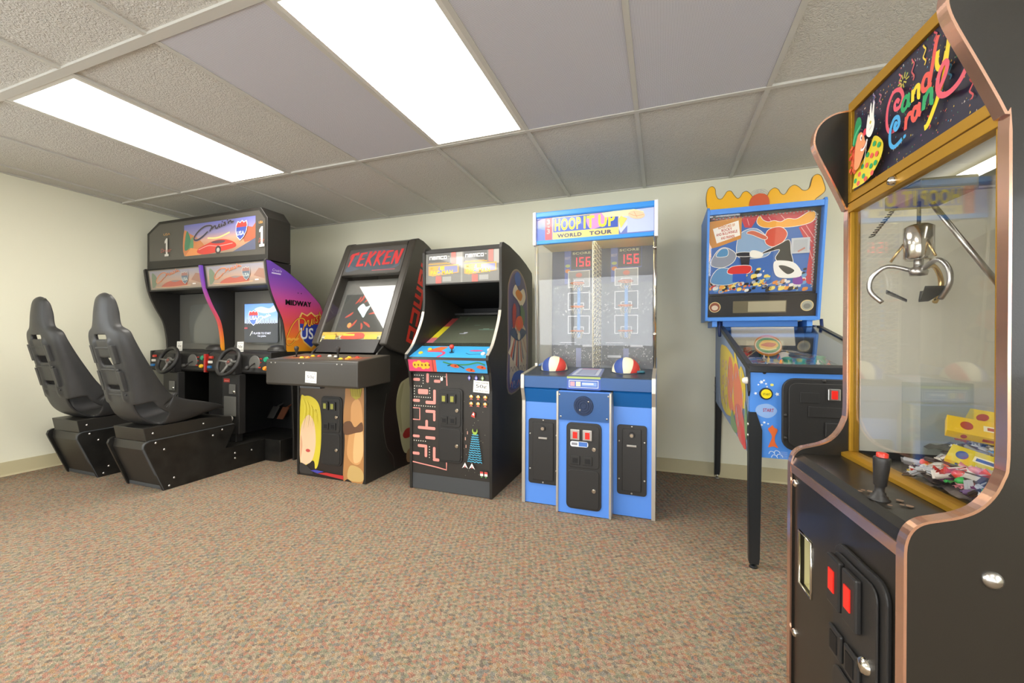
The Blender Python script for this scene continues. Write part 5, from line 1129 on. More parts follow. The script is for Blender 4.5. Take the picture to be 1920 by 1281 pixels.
# backbox
KX_0, KX_1 = .283, .945
bbp = [(3.10, 1.165), (2.975, 1.885), (2.985, 1.905), (3.40, 1.905), (3.40, 1.165)]
for x in (KX_0, KX_1 - .016): MB().prism(bbp, 'x', x, x + .016).build('backbox_side', PB, T, .003)
fvb = V((0, -.125, .72)).normalized(); fnb = X_.cross(fvb)
def bp_(x, v, d=0): return V((x, 3.10, 1.165)) + fvb * v + fnb * d
def bbox_(mb, x0, x1, v0, v1, d0, d1):
    return mb.add([bp_(x, v, d) for v in (v0, v1) for d in (d0, d1) for x in (x0, x1)], [(0, 2, 3, 1), (4, 5, 7, 6), (0, 1, 5, 4), (2, 6, 7, 3), (0, 4, 6, 2), (1, 3, 7, 5)])
b = MB(); bbox_(b, KX_0 + .016, KX_1 - .016, .70, .735, -.28, -.002); bbox_(b, KX_0 + .016, KX_1 - .016, -.003, .022, -.22, -.002); b.box(KX_0 + .016, KX_1 - .016, 3.385, 3.40, 1.18, 1.89)
bb = b.build('backbox_frame', PB, T, .002)
b = MB(); bbox_(b, KX_0 + .016, KX_1 - .016, .022, .165, -.045, -.030); bbox_(b, KX_0 + .02, KX_1 - .02, .163, .70, -.08, -.058)
b = b.build('display_panel', PLAST, T, .001)
a = Art(bp_(KX_0 + .016, .165, -.0578), X_, fvb, step=.00015); W_ = KX_1 - KX_0 - .032; Hh = .535
a.rect(0, 0, W_, Hh, H('2a2826')); a.rect(.012, .015, W_ - .02, Hh - .05, H('3e68ac'))
def q_(L): return [(W_ * x, Hh * y) for x, y in L]
def ob(pts, c, k=5):
    P = cat(pts, k, True); P.append(P[0]); a.stroke(P, .007, H('e8e4da'), 1); a.poly(P[:-1], c)
ob(q_([(.28, .50), (.30, .75), (.45, .80), (.58, .62), (.56, .48), (.4, .45)]), H('8aa6c4'))
rd = H('c04048')
a.poly(q_([(.30, .95), (.34, .83), (.40, .82), (.45, .92), (.52, .86), (.60, .82), (.70, .86), (.78, .80), (.86, .82), (.90, .97)]), rd)
a.poly(q_([(.82, .78), (.97, .90), (.97, .10), (.90, .12), (.93, .55), (.88, .62)]), rd)
for (p0, p1) in (((.36, .93), (.38, .85)), ((.55, .93), (.60, .84)), ((.66, .94), (.70, .88)), ((.84, .78), (.94, .60)), ((.88, .80), (.96, .64)), ((.90, .60), (.95, .40))): a.stroke(q_([p0, p1]), .003, H('e8b0ac'), 1)
org = H('cc8a3c'); a.poly(q_([(.0, .93), (.31, .96), (.31, .70), (.10, .62), (.02, .60), (.03, .5), (.0, .4)]), org)
a.poly(q_([(.04, .84), (.28, .92), (.30, .74), (.08, .66)]), H('f2ece0'))
for k, (tx, x, y, w, c_) in enumerate((('ADVENTURES OF', .09, .83, .16, 'c8762a'), ('ROCKY', .125, .795, .10, 'b8402c'), ('AND BULLWINKLE', .075, .745, .20, 'b8402c'), ('AND FRIENDS', .12, .70, .13, 'c05030'))): a.text(tx, W_ * x, Hh * y, .018, H(c_), W_ * w, rot=.14, off=.03)
ob(q_([(.45, .88), (.47, .95), (.50, .90), (.55, .87), (.60, .88), (.66, .86), (.72, .89), (.80, .88), (.90, .95), (.95, .93), (.93, .84), (.80, .80), (.62, .80), (.50, .82)]), H('e8a43c'))  # plain yellow scallop shape
ob(q_([(.53, .70), (.56, .78), (.66, .80), (.72, .72), (.68, .62), (.60, .58), (.54, .62)]), H('cc5038')); ob(q_([(.36, .76), (.42, .78), (.54, .70), (.52, .67), (.42, .73)]), H('c86a50'))
ob(q_([(.50, .50), (.66, .60), (.74, .64), (.76, .50), (.78, .36), (.68, .38), (.63, .44), (.66, .54)]), H('2a2826')); ob(q_([(.62, .38), (.68, .40), (.80, .36), (.86, .22), (.72, .20), (.64, .24)]), H('e4e2dc')); ob(q_([(.66, .34), (.72, .34), (.80, .28), (.74, .24)]), H('3a3836'))
a.poly(q_([(.30, .50), (.32, .36), (.39, .36), (.40, .50)]), H('26242a')); ob(q_([(.25, .50), (.30, .53), (.42, .52), (.47, .49), (.35, .48)]), H('26242a')); ob(q_([(.40, .53), (.44, .54), (.51, .50), (.49, .46), (.41, .47)]), H('ece8dc'))
a.rect(W_ * .76, Hh * .48, W_ * .92, Hh * .66, H('b8bcc0')); a.rect(W_ * .78, Hh * .50, W_ * .90, Hh * .64, H('a8acb0')); a.stroke(q_([(.82, .50), (.88, .54)]), .01, H('b87a6a'), 1)
ob(q_([(.03, .40), (.08, .55), (.16, .60), (.26, .52), (.24, .42), (.14, .36)]), H('8a8e98')); ob(q_([(.08, .50), (.12, .58), (.18, .58), (.18, .50)]), H('4f88b4')); ob(q_([(.03, .18), (.10, .34), (.24, .32), (.32, .20), (.18, .14)]), H('5a8ab4'))
ob(q_([(.20, .28), (.23, .36), (.40, .36), (.38, .27)]), H('d02c24')); a.poly(q_([(.24, .27), (.24, .17), (.36, .17), (.37, .27)]), H('2c58b0'))
random.seed(17)
for q in range(200):
    x, y = random.uniform(.02, .90), random.uniform(.03, .30) if q % 3 else random.uniform(.02, .14); s_ = random.uniform(.01, .03); a.l = .0022 + .0001 * (q % 6)
    a.blob([(W_ * x, Hh * y), (W_ * x + s_, Hh * y + s_ * .2), (W_ * x + s_ * 1.1, Hh * y + s_ * .9), (W_ * x + .1 * s_, Hh * y + s_ * .8)], H(random.choice(['e4e0d8', 'd88838', 'c8443a', '3c68b0', 'e8d06a', '26242a', '6a9ac0', 'b0b4b8', 'e8a040', 'd8d4cc', '2a2826'])), 3)
a.l = .003; a.blob(q_([(.80, .20), (.86, .22), (.88, .12), (.80, .12)]), H('7a3a9a'), 3)
for q in range(60): t = q / 60; a.ell(W_ * .96 + .004 * math.sin(q * 2.3), Hh * (.08 + .86 * t), .005, .004, H('8a8a88' if q % 2 else 'b8b4b0'), 7)
for q in range(60): a.ell(W_ * (.03 + .9 * q / 60), Hh * .955 + .003 * math.sin(q * 1.9), .005, .004, H('8a8684' if q % 2 else 'b03a3a'), 7)
a.build('backglass_artwork', LITP, b, 'busy theatre scene with red curtains on blue')
g_ = MB(); bbox_(g_, KX_0 + .016, KX_1 - .016, .022, .70, -.026, -.023); g_.build('backglass', GLASS, T)
DM = MB(); bbox_(DM, .455, .765, .048, .128, -.030, -.028); DM = DM.build('score_display', mat('amber_display_glass', C(120, 112, 92), .12, coat=.6), b)
a = Art(bp_(.545, .055, -.0278), X_, fvb); a.rect(0, 0, .215, .068, H('a89f84')); a.build('display_reflection', PRINT, DM)  # yellowish reflection painted as a flat patch on the display glass
for cx in (.345, .878):
    a = Art(bp_(cx, .09, -.0298), X_, fvb); a.ell(0, 0, .036, .036, H('e0ca90')); a.ell(0, 0, .031, .031, H('8a4a30' if cx < .6 else 'a8a898')); a.ell(0, -.004, .02, .017, H('d8c8b0' if cx < .6 else '7c7c74')); a.build('round_emblem', PRINT, b, 'round gold edged emblem')
MB().box(.33, .36, 3.12, 3.40, 1.125, 1.165).box(.88, .91, 3.12, 3.40, 1.125, 1.165).box(.40, .84, 3.16, 3.38, 1.125, 1.165).build('backbox_base', PB, T)
# hinge arms
for x, xb in ((PX0 - .012, KX_0 + .03), (PX1 + .004, KX_1 - .04)):
    MB().tube([(x + .004, 3.10, 1.06), (x + .004, 3.13, 1.12), (x + .004, 3.14, 1.17)], .010, 8).build('hinge_arm', mat('blue_hinge', C(40, 56, 100), .4), T)
# topper
tp = [(.292, 1.95), (.287, 2.00), (.292, 2.05), (.305, 2.075), (.325, 2.082), (.342, 2.062), (.346, 2.025), (.36, 1.995), (.382, 1.992), (.40, 2.015), (.415, 2.037), (.438, 2.037), (.455, 2.01), (.475, 1.985), (.492, 1.99), (.508, 2.018), (.53, 2.025), (.55, 2.008), (.565, 1.985), (.575, 1.965),
      (.60, 1.965), (.64, 1.97), (.652, 1.985), (.665, 2.012), (.69, 2.028), (.712, 2.015), (.725, 1.99), (.742, 1.978), (.757, 1.99), (.775, 2.02), (.80, 2.033), (.825, 2.018), (.845, 1.995), (.868, 1.992), (.885, 2.01), (.893, 2.045), (.903, 2.075), (.925, 2.085), (.945, 2.07), (.958, 2.03), (.967, 1.99), (.958, 1.965), (.92, 1.935), (.60, 1.905), (.31, 1.905)]
tpp = cat(tp[:-3] + [(.92, 1.935)], 3) + [(.90, 1.905), (.60, 1.905), (.31, 1.905)]
tm = MB().prism(tpp, 'y', 3.095, 3.112).build('topper', mat('antler_yellow', C(236, 176, 26), .4), T, label='yellow scalloped antler board')
ed_ = MB(); ed_.strip(tpp[:-2], 'y', 3.0945, 3.1125, .0035); ed_.build('topper_edge', mat('topper_line', C(110, 84, 30), .5), tm)
MB().prism(cat([(.545, 1.907), (.548, 1.95), (.565, 1.985), (.605, 2.0), (.645, 1.985), (.66, 1.95), (.662, 1.907)], 4), 'y', 3.088, 3.0945).build('topper_dome', mat('topper_orange', C(200, 84, 40), .4), tm, label='plain orange dome at the middle of the topper')
cw = MB()
for x0, s_ in ((.585, -1), (.625, 1)):
    for k in range(3): r = .025 + .01 * k; cw.tube([(x0 + s_ * (r * math.cos(t) - .01) , 3.1, 1.985 + r * math.sin(t)) for t in [PI * .05 + PI * .75 * i / 9 for i in range(10)]], .0012, 5)
cw.build('topper_wire', STEEL, tm)
# ================================================================== CANDY CRANE (built in its own frame: x into the machine, y along its front from near to far)
T = thing('candy_crane_machine', 'black and gold candy crane machine with copper edges, nearest at right', 'crane machine', (.387, .9009, 0), rz=.077, local=True)
CW = .53; TT = .020
CR = mat('crane_black', C(34, 31, 26), .34, bump=.06, bscale=400, coat=.15)
cprof = [(.013, .002), (.013, .64), (.014, .672), (.022, .697), (.038, .713), (.064, .722), (.088, .730), (.112, .744), (.132, .768), (.145, .798), (.151, .835), (.151, 1.0), (.151, 1.374), (.145, 1.404), (.113, 1.482), (.080, 1.558), (.069, 1.590), (.067, 1.612), (.073, 1.638), (.088, 1.660), (.110, 1.674), (.135, 1.68), (.20, 1.682)]
front = cat(cprof[1:], 3)
full = [(.013, .002)] + front + [(.66, 1.682), (.68, 1.67), (.68, .002)]
for y0, nm_ in ((0, 'near'), (CW - TT, 'far')):
    s_ = MB().prism(full, 'y', y0, y0 + TT).build('side_panel', CR, T)
    e = MB().strip([(.013, .002)] + front + [(.45, 1.682)], 'y', y0 - .0012, y0 + TT + .0012, .0045); e.build('edge_trim', COPPER, s_)
    if nm_ == 'near':
        for (x, z) in ((.132, .631), (.132, .20), (.5, .631)): MB().lathe((x, 0, z), (0, -1, 0), [(.0145, 0), (.014, .003), (.009, .007), (0, .009)], 24).build('bolt', STEEL, s_)
# lower front
cf = MB().prism([(.020, .01), (.020, .665), (.040, .665), (.040, .01)], 'y', TT, CW - TT)
ya, yb, za, zb = .385, .472, .34, .495
cf = MB().box(.020, .034, TT, ya, .01, .655).box(.020, .034, yb, CW - TT, .01, .655).box(.020, .034, ya, yb, .01, za).box(.020, .034, ya, yb, zb, .655).build('front_panel', CR, T)
pd = MB(); pd.box(.060, .063, ya - .01, yb + .01, za - .01, zb + .01).box(.034, .060, ya - .003, ya, za, zb).box(.034, .060, yb, yb + .003, za, zb).box(.034, .060, ya, yb, za - .003, za).box(.034, .060, ya, yb, zb, zb + .003)
pd.build('prize_door', mat('brushed_brass', C(226, 220, 176), .35, .35), T, label='brushed metal prize door')
MB().tube([(.0195, ya + .004, za + .004), (.0195, yb - .004, za + .004), (.0195, yb - .004, zb - .004), (.0195, ya + .004, zb - .004)], .0035, 8, closed=True).build('door_trim', CHROME, cf)
MB().box(.052, .060, ya + .04, ya + .044, za, zb).build('door_seam', DARK, T)
for (y, z) in ((.506, .615), (.506, .18), (.24, .575)): 
    if y > .3: MB().lathe((.020, y - .008, z), (-1, 0, 0), [(.0115, 0), (.011, .003), (.007, .006), (0, .007)], 20).build('bolt', CHROME, cf)
ct = MB().prism([(.016, .648), (.0145, .668), (.022, .688), (.038, .698), (.15, .702), (.34, .702), (.34, .69), (.04, .686), (.026, .648)], 'y', TT, CW - TT).build('control_shelf', CR, T)
MB().strip([(.0145, .644), (.0135, .668)], 'y', TT, CW - TT, .005).build('shelf_trim', COPPER, ct)
# coin door in the near half
cdx0, cdx1, cdz0, cdz1 = .045, .245, .06, .572
pl2 = MB()
def xp(mb, y0, y1, z0, z1, r, x0, x1): return mb.prism([(p[0], p[1]) for p in rrect(y0, y1, z0, z1, r)], 'x', x0, x1)
cd = xp(MB(), cdx0, cdx1, cdz0, cdz1, .035, .010, .0198).build('coin_door', PLAST, T, .003)
xp(MB(), cdx0 + .018, cdx1 - .012, .315, cdz1 - .016, .026, .003, .008).build('door_panel', PLAST, cd, .003)
xp(MB(), cdx0 + .018, cdx1 - .012, cdz0 + .01, .300, .026, .003, .008).build('door_panel', PLAST, cd, .003)
for y in (.181, .113):
    s_ = MB().box(-.010, .003, y - .003, y + .052, .435, .545).build('coin_slot', PLAST, cd, .004); MB().box(-.0125, -.010, y + .014, y + .038, .468, .516).build('slot_light', REDLIT, s_)
    s_ = MB().box(-.006, .003, y - .003, y + .052, .325, .385).build('coin_return', PLAST, cd, .004); MB().box(-.0075, -.006, y + .01, y + .04, .335, .375).build('return_flap', DARK, s_)
MB().lathe((.003, .098, .385), (-1, 0, 0), [(.017, 0), (.016, .004), (.012, .010), (0, .012)], 24).build('lock', CHROME, cd)
# gold door frame, glass
FX = .154
GZ0, GZ1, MZ0, MZ1 = .725, 1.395, 1.43, 1.685
fb = MB().box(FX, FX + .022, TT, CW - TT, .700, .716).build('lower_gold_rail', GOLD, T, .001)
MB().prism([(FX - .018, .7022), (FX - .018, .712), (FX - .004, .716), (FX, .716), (FX, .7022)], 'y', TT + .002, CW - TT - .002).build('gold_ledge', GOLD, T)
fr2 = MB().box(FX, FX + .022, CW - TT - .008, CW - TT, .716, 1.395).build('door_frame', GOLD, T, .001)
MB().box(FX, FX + .022, TT, TT + .012, .716, 1.395).build('door_frame', GOLD, T, .001)
MB().box(FX - .004, FX + .02, TT, CW - TT, 1.392, 1.416).box(FX - .004, FX + .02, TT, CW - TT, 1.419, 1.443).build('middle_gold_rail', GOLD, T, .001)
MB().lathe((FX - .004, .30, 1.405), (-1, 0, 0), [(.011, 0), (.011, .004), (.008, .012), (0, .014)], 20).build('lock', CHROME, T)
MB().box(FX - .004, FX + .02, TT, CW - TT, 1.672, 1.70).box(FX - .004, FX + .02, CW - TT - .016, CW - TT, 1.443, 1.672).box(FX - .004, FX + .02, TT, TT + .012, 1.443, 1.672).build('marquee_frame', GOLD, T, .001)
MB().box(FX + .008, FX + .012, TT + .012, CW - TT - .008, .716, 1.392).build('front_glass', GLASS, T)
mq = MB().box(FX + .004, FX + .03, TT + .012, CW - TT - .016, 1.443, 1.672).build('marquee', PLAST, T)
a = Art((FX + .004, CW - TT - .016, 1.443), -Y_, Z_, step=.00015); W_ = CW - 2 * TT - .028; Hh = .229
a.rect(0, 0, W_, Hh, H('242238')); random.seed(4)
cf_ = ['e05a50', 'e8c840', '48b0d8', '3aa860', 'e8e0d0', 'c060a0', 'e89040']
for q in range(420):
    x, y = random.uniform(.003, W_ - .006), random.uniform(.003, Hh - .006); s_ = random.uniform(.0015, .004); a.l = .0006 + .0001 * (q % 5); a.poly([(x, y), (x + s_, y + s_ * .4), (x + s_ * .6, y + s_ * 1.3)], H(random.choice(cf_)))
a.l = .0012
def sq(x, y, h, c, s_=1): a.stroke([(x + .004 * s_ * math.sin(k * 1.6), y + h * k / 7) for k in range(8)], .0035, H(c), 3)
for (x, y, h, c) in ((.20, .175, .035, 'd86a70'), (.245, .165, .05, 'c85a60'), (.282, .175, .045, 'e8c840'), (.315, .195, .03, 'c84a58'), (.355, .10, .035, '48a0d0'), (.06, .09, .02, 'c85a60'), (.10, .19, .03, '8a70a0'), (.30, .03, .03, 'c84a50'), (.41, .03, .04, 'c84a50'), (.44, .06, .03, '48a0d0'), (.13, .175, .03, 'b86a78'), (.40, .17, .04, 'e8c840')): sq(x, y, h, c)
for k in range(10): t = PI * k / 5; a.stroke([(.222 + .006 * math.cos(t), .178 + .006 * math.sin(t)), (.222 + .018 * math.cos(t), .178 + .018 * math.sin(t))], .003, H('b8b040'), 1)
# spiral lollipop
a.stroke([(.435 + .004 * k * .5 * math.cos(k * .7), .145 + .004 * k * .5 * math.sin(k * .7)) for k in range(20)], .006, H('a84070'), 3)
def letter(pts, w, c): a.stroke([(.167 + (x - .128) * 1.1, .030 + .83 * y) for x, y in pts], w * 1.12, H(c), 6)
Rc, Yc, Gc, Bc = 'e2584c', 'ecd228', '22a060', '48a8e0'
# Candy
letter([(.170, .128), (.163, .138), (.155, .130), (.158, .116), (.172, .114), (.182, .134), (.172, .160), (.150, .168), (.132, .140), (.128, .095), (.138, .066), (.160, .060), (.174, .074)], .0085, 'e0586a')
letter([(.200, .118), (.190, .126), (.180, .110), (.184, .094), (.196, .100), (.201, .126), (.200, .100), (.206, .094)], .0085, Gc)
letter([(.213, .096), (.214, .128)], .009, Yc); letter([(.214, .112), (.222, .126), (.231, .124), (.231, .098), (.236, .094)], .009, Yc)
letter([(.262, .128), (.250, .134), (.242, .116), (.247, .100), (.260, .104), (.268, .140), (.278, .190), (.284, .205)], .0095, Rc); letter([(.262, .126), (.262, .102), (.268, .098)], .009, Rc)
letter([(.284, .168), (.281, .140), (.287, .122), (.298, .124), (.305, .150)], .0095, Yc); letter([(.313, .185), (.308, .150), (.302, .110), (.292, .070), (.262, .010), (.250, .0025)], .0105, Yc)
# Crane
letter([(.168, .066), (.163, .074), (.160, .064), (.166, .055), (.175, .064), (.172, .084), (.158, .088), (.146, .064), (.145, .030), (.155, .012), (.168, .010), (.185, .016)], .0085, Bc); a.ell(.239, .045, .005, .004, H(Bc))
letter([(.196, .034), (.199, .068)], .009, Rc); letter([(.198, .054), (.206, .068), (.215, .066)], .009, Rc)
letter([(.234, .068), (.224, .072), (.218, .056), (.223, .042), (.232, .048), (.238, .074), (.238, .050), (.243, .044)], .009, Rc)
letter([(.250, .048), (.254, .084)], .0095, Gc); letter([(.253, .066), (.262, .084), (.272, .082), (.272, .054), (.278, .050)], .0095, Gc)
letter([(.292, .068), (.306, .090), (.312, .112), (.304, .122), (.292, .104), (.288, .076), (.296, .052), (.316, .042), (.340, .05), (.358, .075), (.365, .10)], .010, 'e0586a')
# generic clown
a.blob([(.028, .010), (.040, .045), (.075, .060), (.105, .078), (.125, .100), (.150, .085), (.165, .06), (.150, .03), (.10, .002), (.03, .002)], H('dcc832'))
random.seed(2)
for (x, y, c) in ((.04, .02, Gc), (.06, .03, Rc), (.075, .045, Gc), (.055, .008, Rc), (.08, .018, Gc), (.095, .04, Rc), (.10, .065, Gc), (.115, .03, Gc), (.118, .055, Rc), (.13, .08, Gc), (.14, .05, Rc), (.135, .03, Gc), (.15, .068, Gc), (.092, .006, Rc), (.122, .01, Rc)): a.ell(x, y, .0075, .0065, H(c), 12)
a.blob([(.030, .060), (.022, .085), (.030, .11), (.045, .118), (.055, .10), (.060, .07), (.050, .045), (.036, .04)], H('d8583a')); 
for q in range(26): t = q * .9; a.ell(.040 + .016 * math.cos(t), .08 + .032 * math.sin(t * 1.3), .0055, .0055, H('e0683c' if q % 2 else 'c84a34'), 8)
a.blob([(.048, .05), (.052, .10), (.060, .128), (.078, .134), (.092, .122), (.098, .106), (.104, .09), (.095, .075), (.085, .062), (.068, .045)], H('ec9c6c'))
a.blob([(.040, .118), (.050, .160), (.062, .178), (.078, .172), (.082, .150), (.066, .134), (.052, .112)], H('26905a')); a.stroke([(.042, .118), (.056, .14), (.080, .152)], .006, H('58c088'))
a.ell(.100, .124, .0085, .0085, H('d83a50')); a.ell(.083, .118, .005, .008, WHITE); a.ell(.085, .116, .002, .004, INK); a.stroke([(.082, .088), (.092, .083), (.104, .09), (.112, .10)], .007, WHITE); a.stroke([(.086, .087), (.098, .088), (.108, .098)], .002, H('b03040'))
a.blob([(.108, .115), (.112, .145), (.118, .160), (.122, .15), (.126, .175), (.131, .182), (.133, .155), (.139, .178), (.144, .18), (.142, .145), (.145, .125), (.138, .108), (.124, .100)], H('f0eee6')); a.stroke([(.122, .118), (.134, .124)], .002, H('b8b8b0')); a.ell(.128, .135, .004, .004, H('d8c840'), 8)
a.stroke([(.115, .10), (.100, .04)], .002, H('d8d8d0'), 1)
a.build('marquee_sign', LITP, mq, 'dark confetti marquee with a clown, reading Candy Crane')
# cabinet interior
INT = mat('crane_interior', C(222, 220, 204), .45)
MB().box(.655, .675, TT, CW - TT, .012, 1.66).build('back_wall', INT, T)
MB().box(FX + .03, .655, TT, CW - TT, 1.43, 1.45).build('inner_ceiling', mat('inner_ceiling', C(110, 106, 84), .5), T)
MB().box(FX + .02, .66, TT, CW - TT, 1.664, 1.68).build('top_panel', CR, T)
MB().box(FX + .025, .655, TT + .001, TT + .004, .72, 1.43).build('inner_liner', INT, T)
fl_ = MB().box(FX + .025, .655, CW - TT - .004, CW - TT - .001, .72, 1.43).build('inner_liner', INT, T)
MB().box(.342, .655, TT, CW - TT, .66, .70).build('prize_bed', INT, T)
tb = MB().cyl((.30, TT + .03, 1.41), (.30, CW - TT - .03, 1.41), .012).build('lamp_tube', mat('cabinet_lamp', C(255, 250, 235), .4, emit=(1, .97, .9, 1), es=3), T)
# prize chute: clear acrylic walls at the far corner
ACR = glassmat('clear_acrylic', (.93, .95, .95, 1), f0=1.45)
MB().box(FX + .03, .32, .330, .333, .704, .93).box(.317, .320, .333, CW - TT - .006, .704, .93).build('prize_chute', ACR, T)
# claw
cl = MB().cyl((.225, .350, 1.30), (.225, .350, 1.375), .004, n=8).build('crane_cable', PLAST, T)
hx_, hy_ = .225, .350
hd_ = MB().box(hx_ - .035, hx_ + .07, hy_ - .07, hy_ + .07, 1.365, 1.40).build('crane_carriage', mat('olive_metal', C(112, 108, 70), .5), T, .004)
MB().box(FX + .04, .65, hy_ - .008, hy_ + .008, 1.39, 1.40).build('carriage_rail', STEEL, T)
MB().tube([(.25, .35, 1.36), (.37, .30, 1.11)], .006, 8).build('stay_rod', STEEL, T)
cb_ = MB().lathe((hx_, hy_, 1.225), (0, 0, 1), [(0, 0), (.024, 0), (.028, .006), (.028, .078), (.020, .084), (0, .084)], 28).build('claw_motor', CHROME, T)
MB().cyl((hx_, hy_, 1.205), (hx_, hy_, 1.227), .009).lathe((hx_, hy_, 1.185), (0, 0, 1), [(0, 0), (.016, .002), (.018, .012), (.012, .022), (0, .022)], 20).build('claw_hub', STEEL, cb_)
spg = MB(); spg.tube([(hx_ - .02 + .004 * math.cos(k * 1.1) - .0006 * k * .6, hy_ + .02 + .0008 * k + .008 * math.sin(k * 1.1), 1.385 - .0009 * k) for k in range(90)], .0016, 5); spg.build('coiled_wire', PLAST, T)
GOLDP = mat('claw_brass', C(206, 176, 120), .25, 1)
for k in range(3):
    t = .6 + 2 * PI * k / 3; c_, s_ = math.cos(t), math.sin(t)
    pr = [(.012, 1.200), (.055, 1.215), (.085, 1.19), (.088, 1.155), (.065, 1.125)]
    f_ = MB().tube([(hx_ + r * c_, hy_ + r * s_, z) for r, z in [tuple(v) for v in cat(pr, 4)]], .0055, 8).build('claw_finger', GOLDP if k == 0 else STEEL, cb_)
    mb = MB(); tx, ty = -s_, c_
    mb.add([(hx_ + .058 * c_ + .026 * tx, hy_ + .058 * s_ + .026 * ty, 1.155), (hx_ + .058 * c_ - .026 * tx, hy_ + .058 * s_ - .026 * ty, 1.155), (hx_ + .02 * c_ - .010 * tx, hy_ + .02 * s_ - .010 * ty, 1.130), (hx_ + .02 * c_ + .010 * tx, hy_ + .02 * s_ + .010 * ty, 1.130),
            (hx_ + .058 * c_ + .026 * tx, hy_ + .058 * s_ + .026 * ty, 1.149), (hx_ + .058 * c_ - .026 * tx, hy_ + .058 * s_ - .026 * ty, 1.149), (hx_ + .02 * c_ - .010 * tx, hy_ + .02 * s_ - .010 * ty, 1.124), (hx_ + .02 * c_ + .010 * tx, hy_ + .02 * s_ + .010 * ty, 1.124)],
           [(0, 1, 2, 3), (7, 6, 5, 4), (0, 4, 5, 1), (1, 5, 6, 2), (2, 6, 7, 3), (3, 7, 4, 0)]); mb.build('finger_scoop', PLAST, f_, .001)
    MB().tube([(hx_ + .05 * c_, hy_ + .05 * s_, 1.225), (hx_ + .024 * c_, hy_ + .024 * s_, 1.27)], .003, 6).build('finger_link', GOLDP, f_)
# joystick
jx, jy, jz = .052, .156, .6985
js = MB().lathe((jx, jy, jz), (.06, 0, 1), [(.019, 0), (.019, .003), (.015, .005), (.015, .008), (.011, .010), (.011, .015), (.0085, .017), (.0085, .028), (.011, .031), (.0145, .080), (.0145, .086), (.0135, .0885), (0, .0885)], 28).build('joystick', PLAST, T, label='tall black joystick grip')
MB().lathe((jx + .0053, jy, jz + .0885), (.06, 0, 1), [(.010, 0), (.010, .008), (.006, .010), (0, .010)], 20).build('trigger_button', BUT['red'], js, label='red top button')
a = Art((0, 0, .7016), X_, Y_)
for (x, y, r) in ((.055, .195, .005), (.045, .20, .004), (.035, .19, .004), (.085, .15, .006), (.085, .12, .006), (.075, .125, .004), (.05, .115, .004)): a.l = .0005; a.blob([(x - r, y), (x, y + r * 1.4), (x + r * 1.2, y + .2 * r), (x, y - r)], H('8a6c54'), 4)
a.build('worn_patches', PRINT, T, 'worn bare spots around the joystick')
T_CRANE = T
# candies: one of each kind, then copies heaped on the bed
GX_ = Matrix.Translation((.387, .9009, 0)) @ Matrix.Rotation(.077, 4, 'Z')
def cm(c, r=.3): return mat('wrapper', C(*c), r, coat=.3)
def wrapped(c, L=.05, r=.011, flat=.75):
    t = bpy.data.objects.new('wrapped_candy', None)
    ORG[0] = V((0, 0, 0)); t = thing('wrapped_candy', 'x', 'candy', local=True); m_ = cm(c)
    MB().ball((0, 0, 0), r, (1.5, 1, flat), 12).build('candy_body', m_, t)
    for s_ in (-1, 1):
        pts = [(s_ * r * 1.35, 0, 0)]; n = 8; vs = [(s_ * r * 1.35, 0, 0)] + [(s_ * (r * 1.35 + .014), (i / n * 2 - 1) * .010, .003 * math.sin(i * 2.4)) for i in range(n + 1)] + [(s_ * (r * 1.35 + .014), (i / n * 2 - 1) * .010, .003 * math.sin(i * 2.4) + .0008) for i in range(n + 1)]
        MB().add(vs, [(0, i + 1, i + 2) for i in range(n)] + [(0, n + 2 + i + 1, n + 2 + i) for i in range(n)] + [(i + 1, n + 2 + i, n + 3 + i, i + 2) for i in range(n)]).build('wrapper_twist', m_, t)
    return t
def bar_(c, c2, L=.07, w=.022, h=.010, nm_='candy_bar'):
    t = thing(nm_, 'x', 'candy', local=True); m_ = cm(c)
    MB().prism(rrect(-w / 2, w / 2, -h / 2, h / 2, h * .35, 3), 'x', -L * .43, L * .43).build('bar_body', m_, t, .001)
    for s_ in (-1, 1): MB().add([(s_ * L * .43, -w / 2, -.001), (s_ * L * .43, w / 2, -.001), (s_ * L * .5, w / 2 * .96, 0), (s_ * L * .5, -w / 2 * .96, 0), (s_ * L * .43, -w / 2, .001), (s_ * L * .43, w / 2, .001), (s_ * L * .5, w / 2 * .96, .001), (s_ * L * .5, -w / 2 * .96, .001)], [(0, 1, 2, 3), (7, 6, 5, 4), (0, 4, 5, 1), (1, 5, 6, 2), (2, 6, 7, 3), (3, 7, 4, 0)]).build('wrapper_end', m_, t)
    a = Art((-L * .3, -w * .25, h / 2), X_, Y_, .0004); a.rect(0, 0, L * .6, w * .5, H(c2)); a.build('wrapper_band', PRINT, t)
    return t
def box_(c, L, w, h, c2):
    t = thing('candy_box', 'x', 'candy box', local=True)
    MB().box(-L / 2, L / 2, -w / 2, w / 2, -h / 2, h / 2).build('carton', cm(c, .4), t, .001)
    a = Art((-L / 2, -w / 2, h / 2), X_, Y_, .0004); a.ell(L * .22, w * .5, w * .2, w * .25, H(c2)); a.rect(L * .4, w * .35, L * .9, w * .68, H('f0e8c0')); a.rect(L * .44, w * .42, L * .85, w * .6, H(c2)); a.build('carton_print', PRINT, t)
    a = Art((-L / 2, -w / 2, -h / 2), X_, Z_, .0004); a.ell(L * .2, h * .5, h * .25, h * .3, H(c2)); a.rect(L * .4, h * .3, L * .85, h * .7, H(c2)); a.build('carton_print', PRINT, t)
    return t
kinds = []
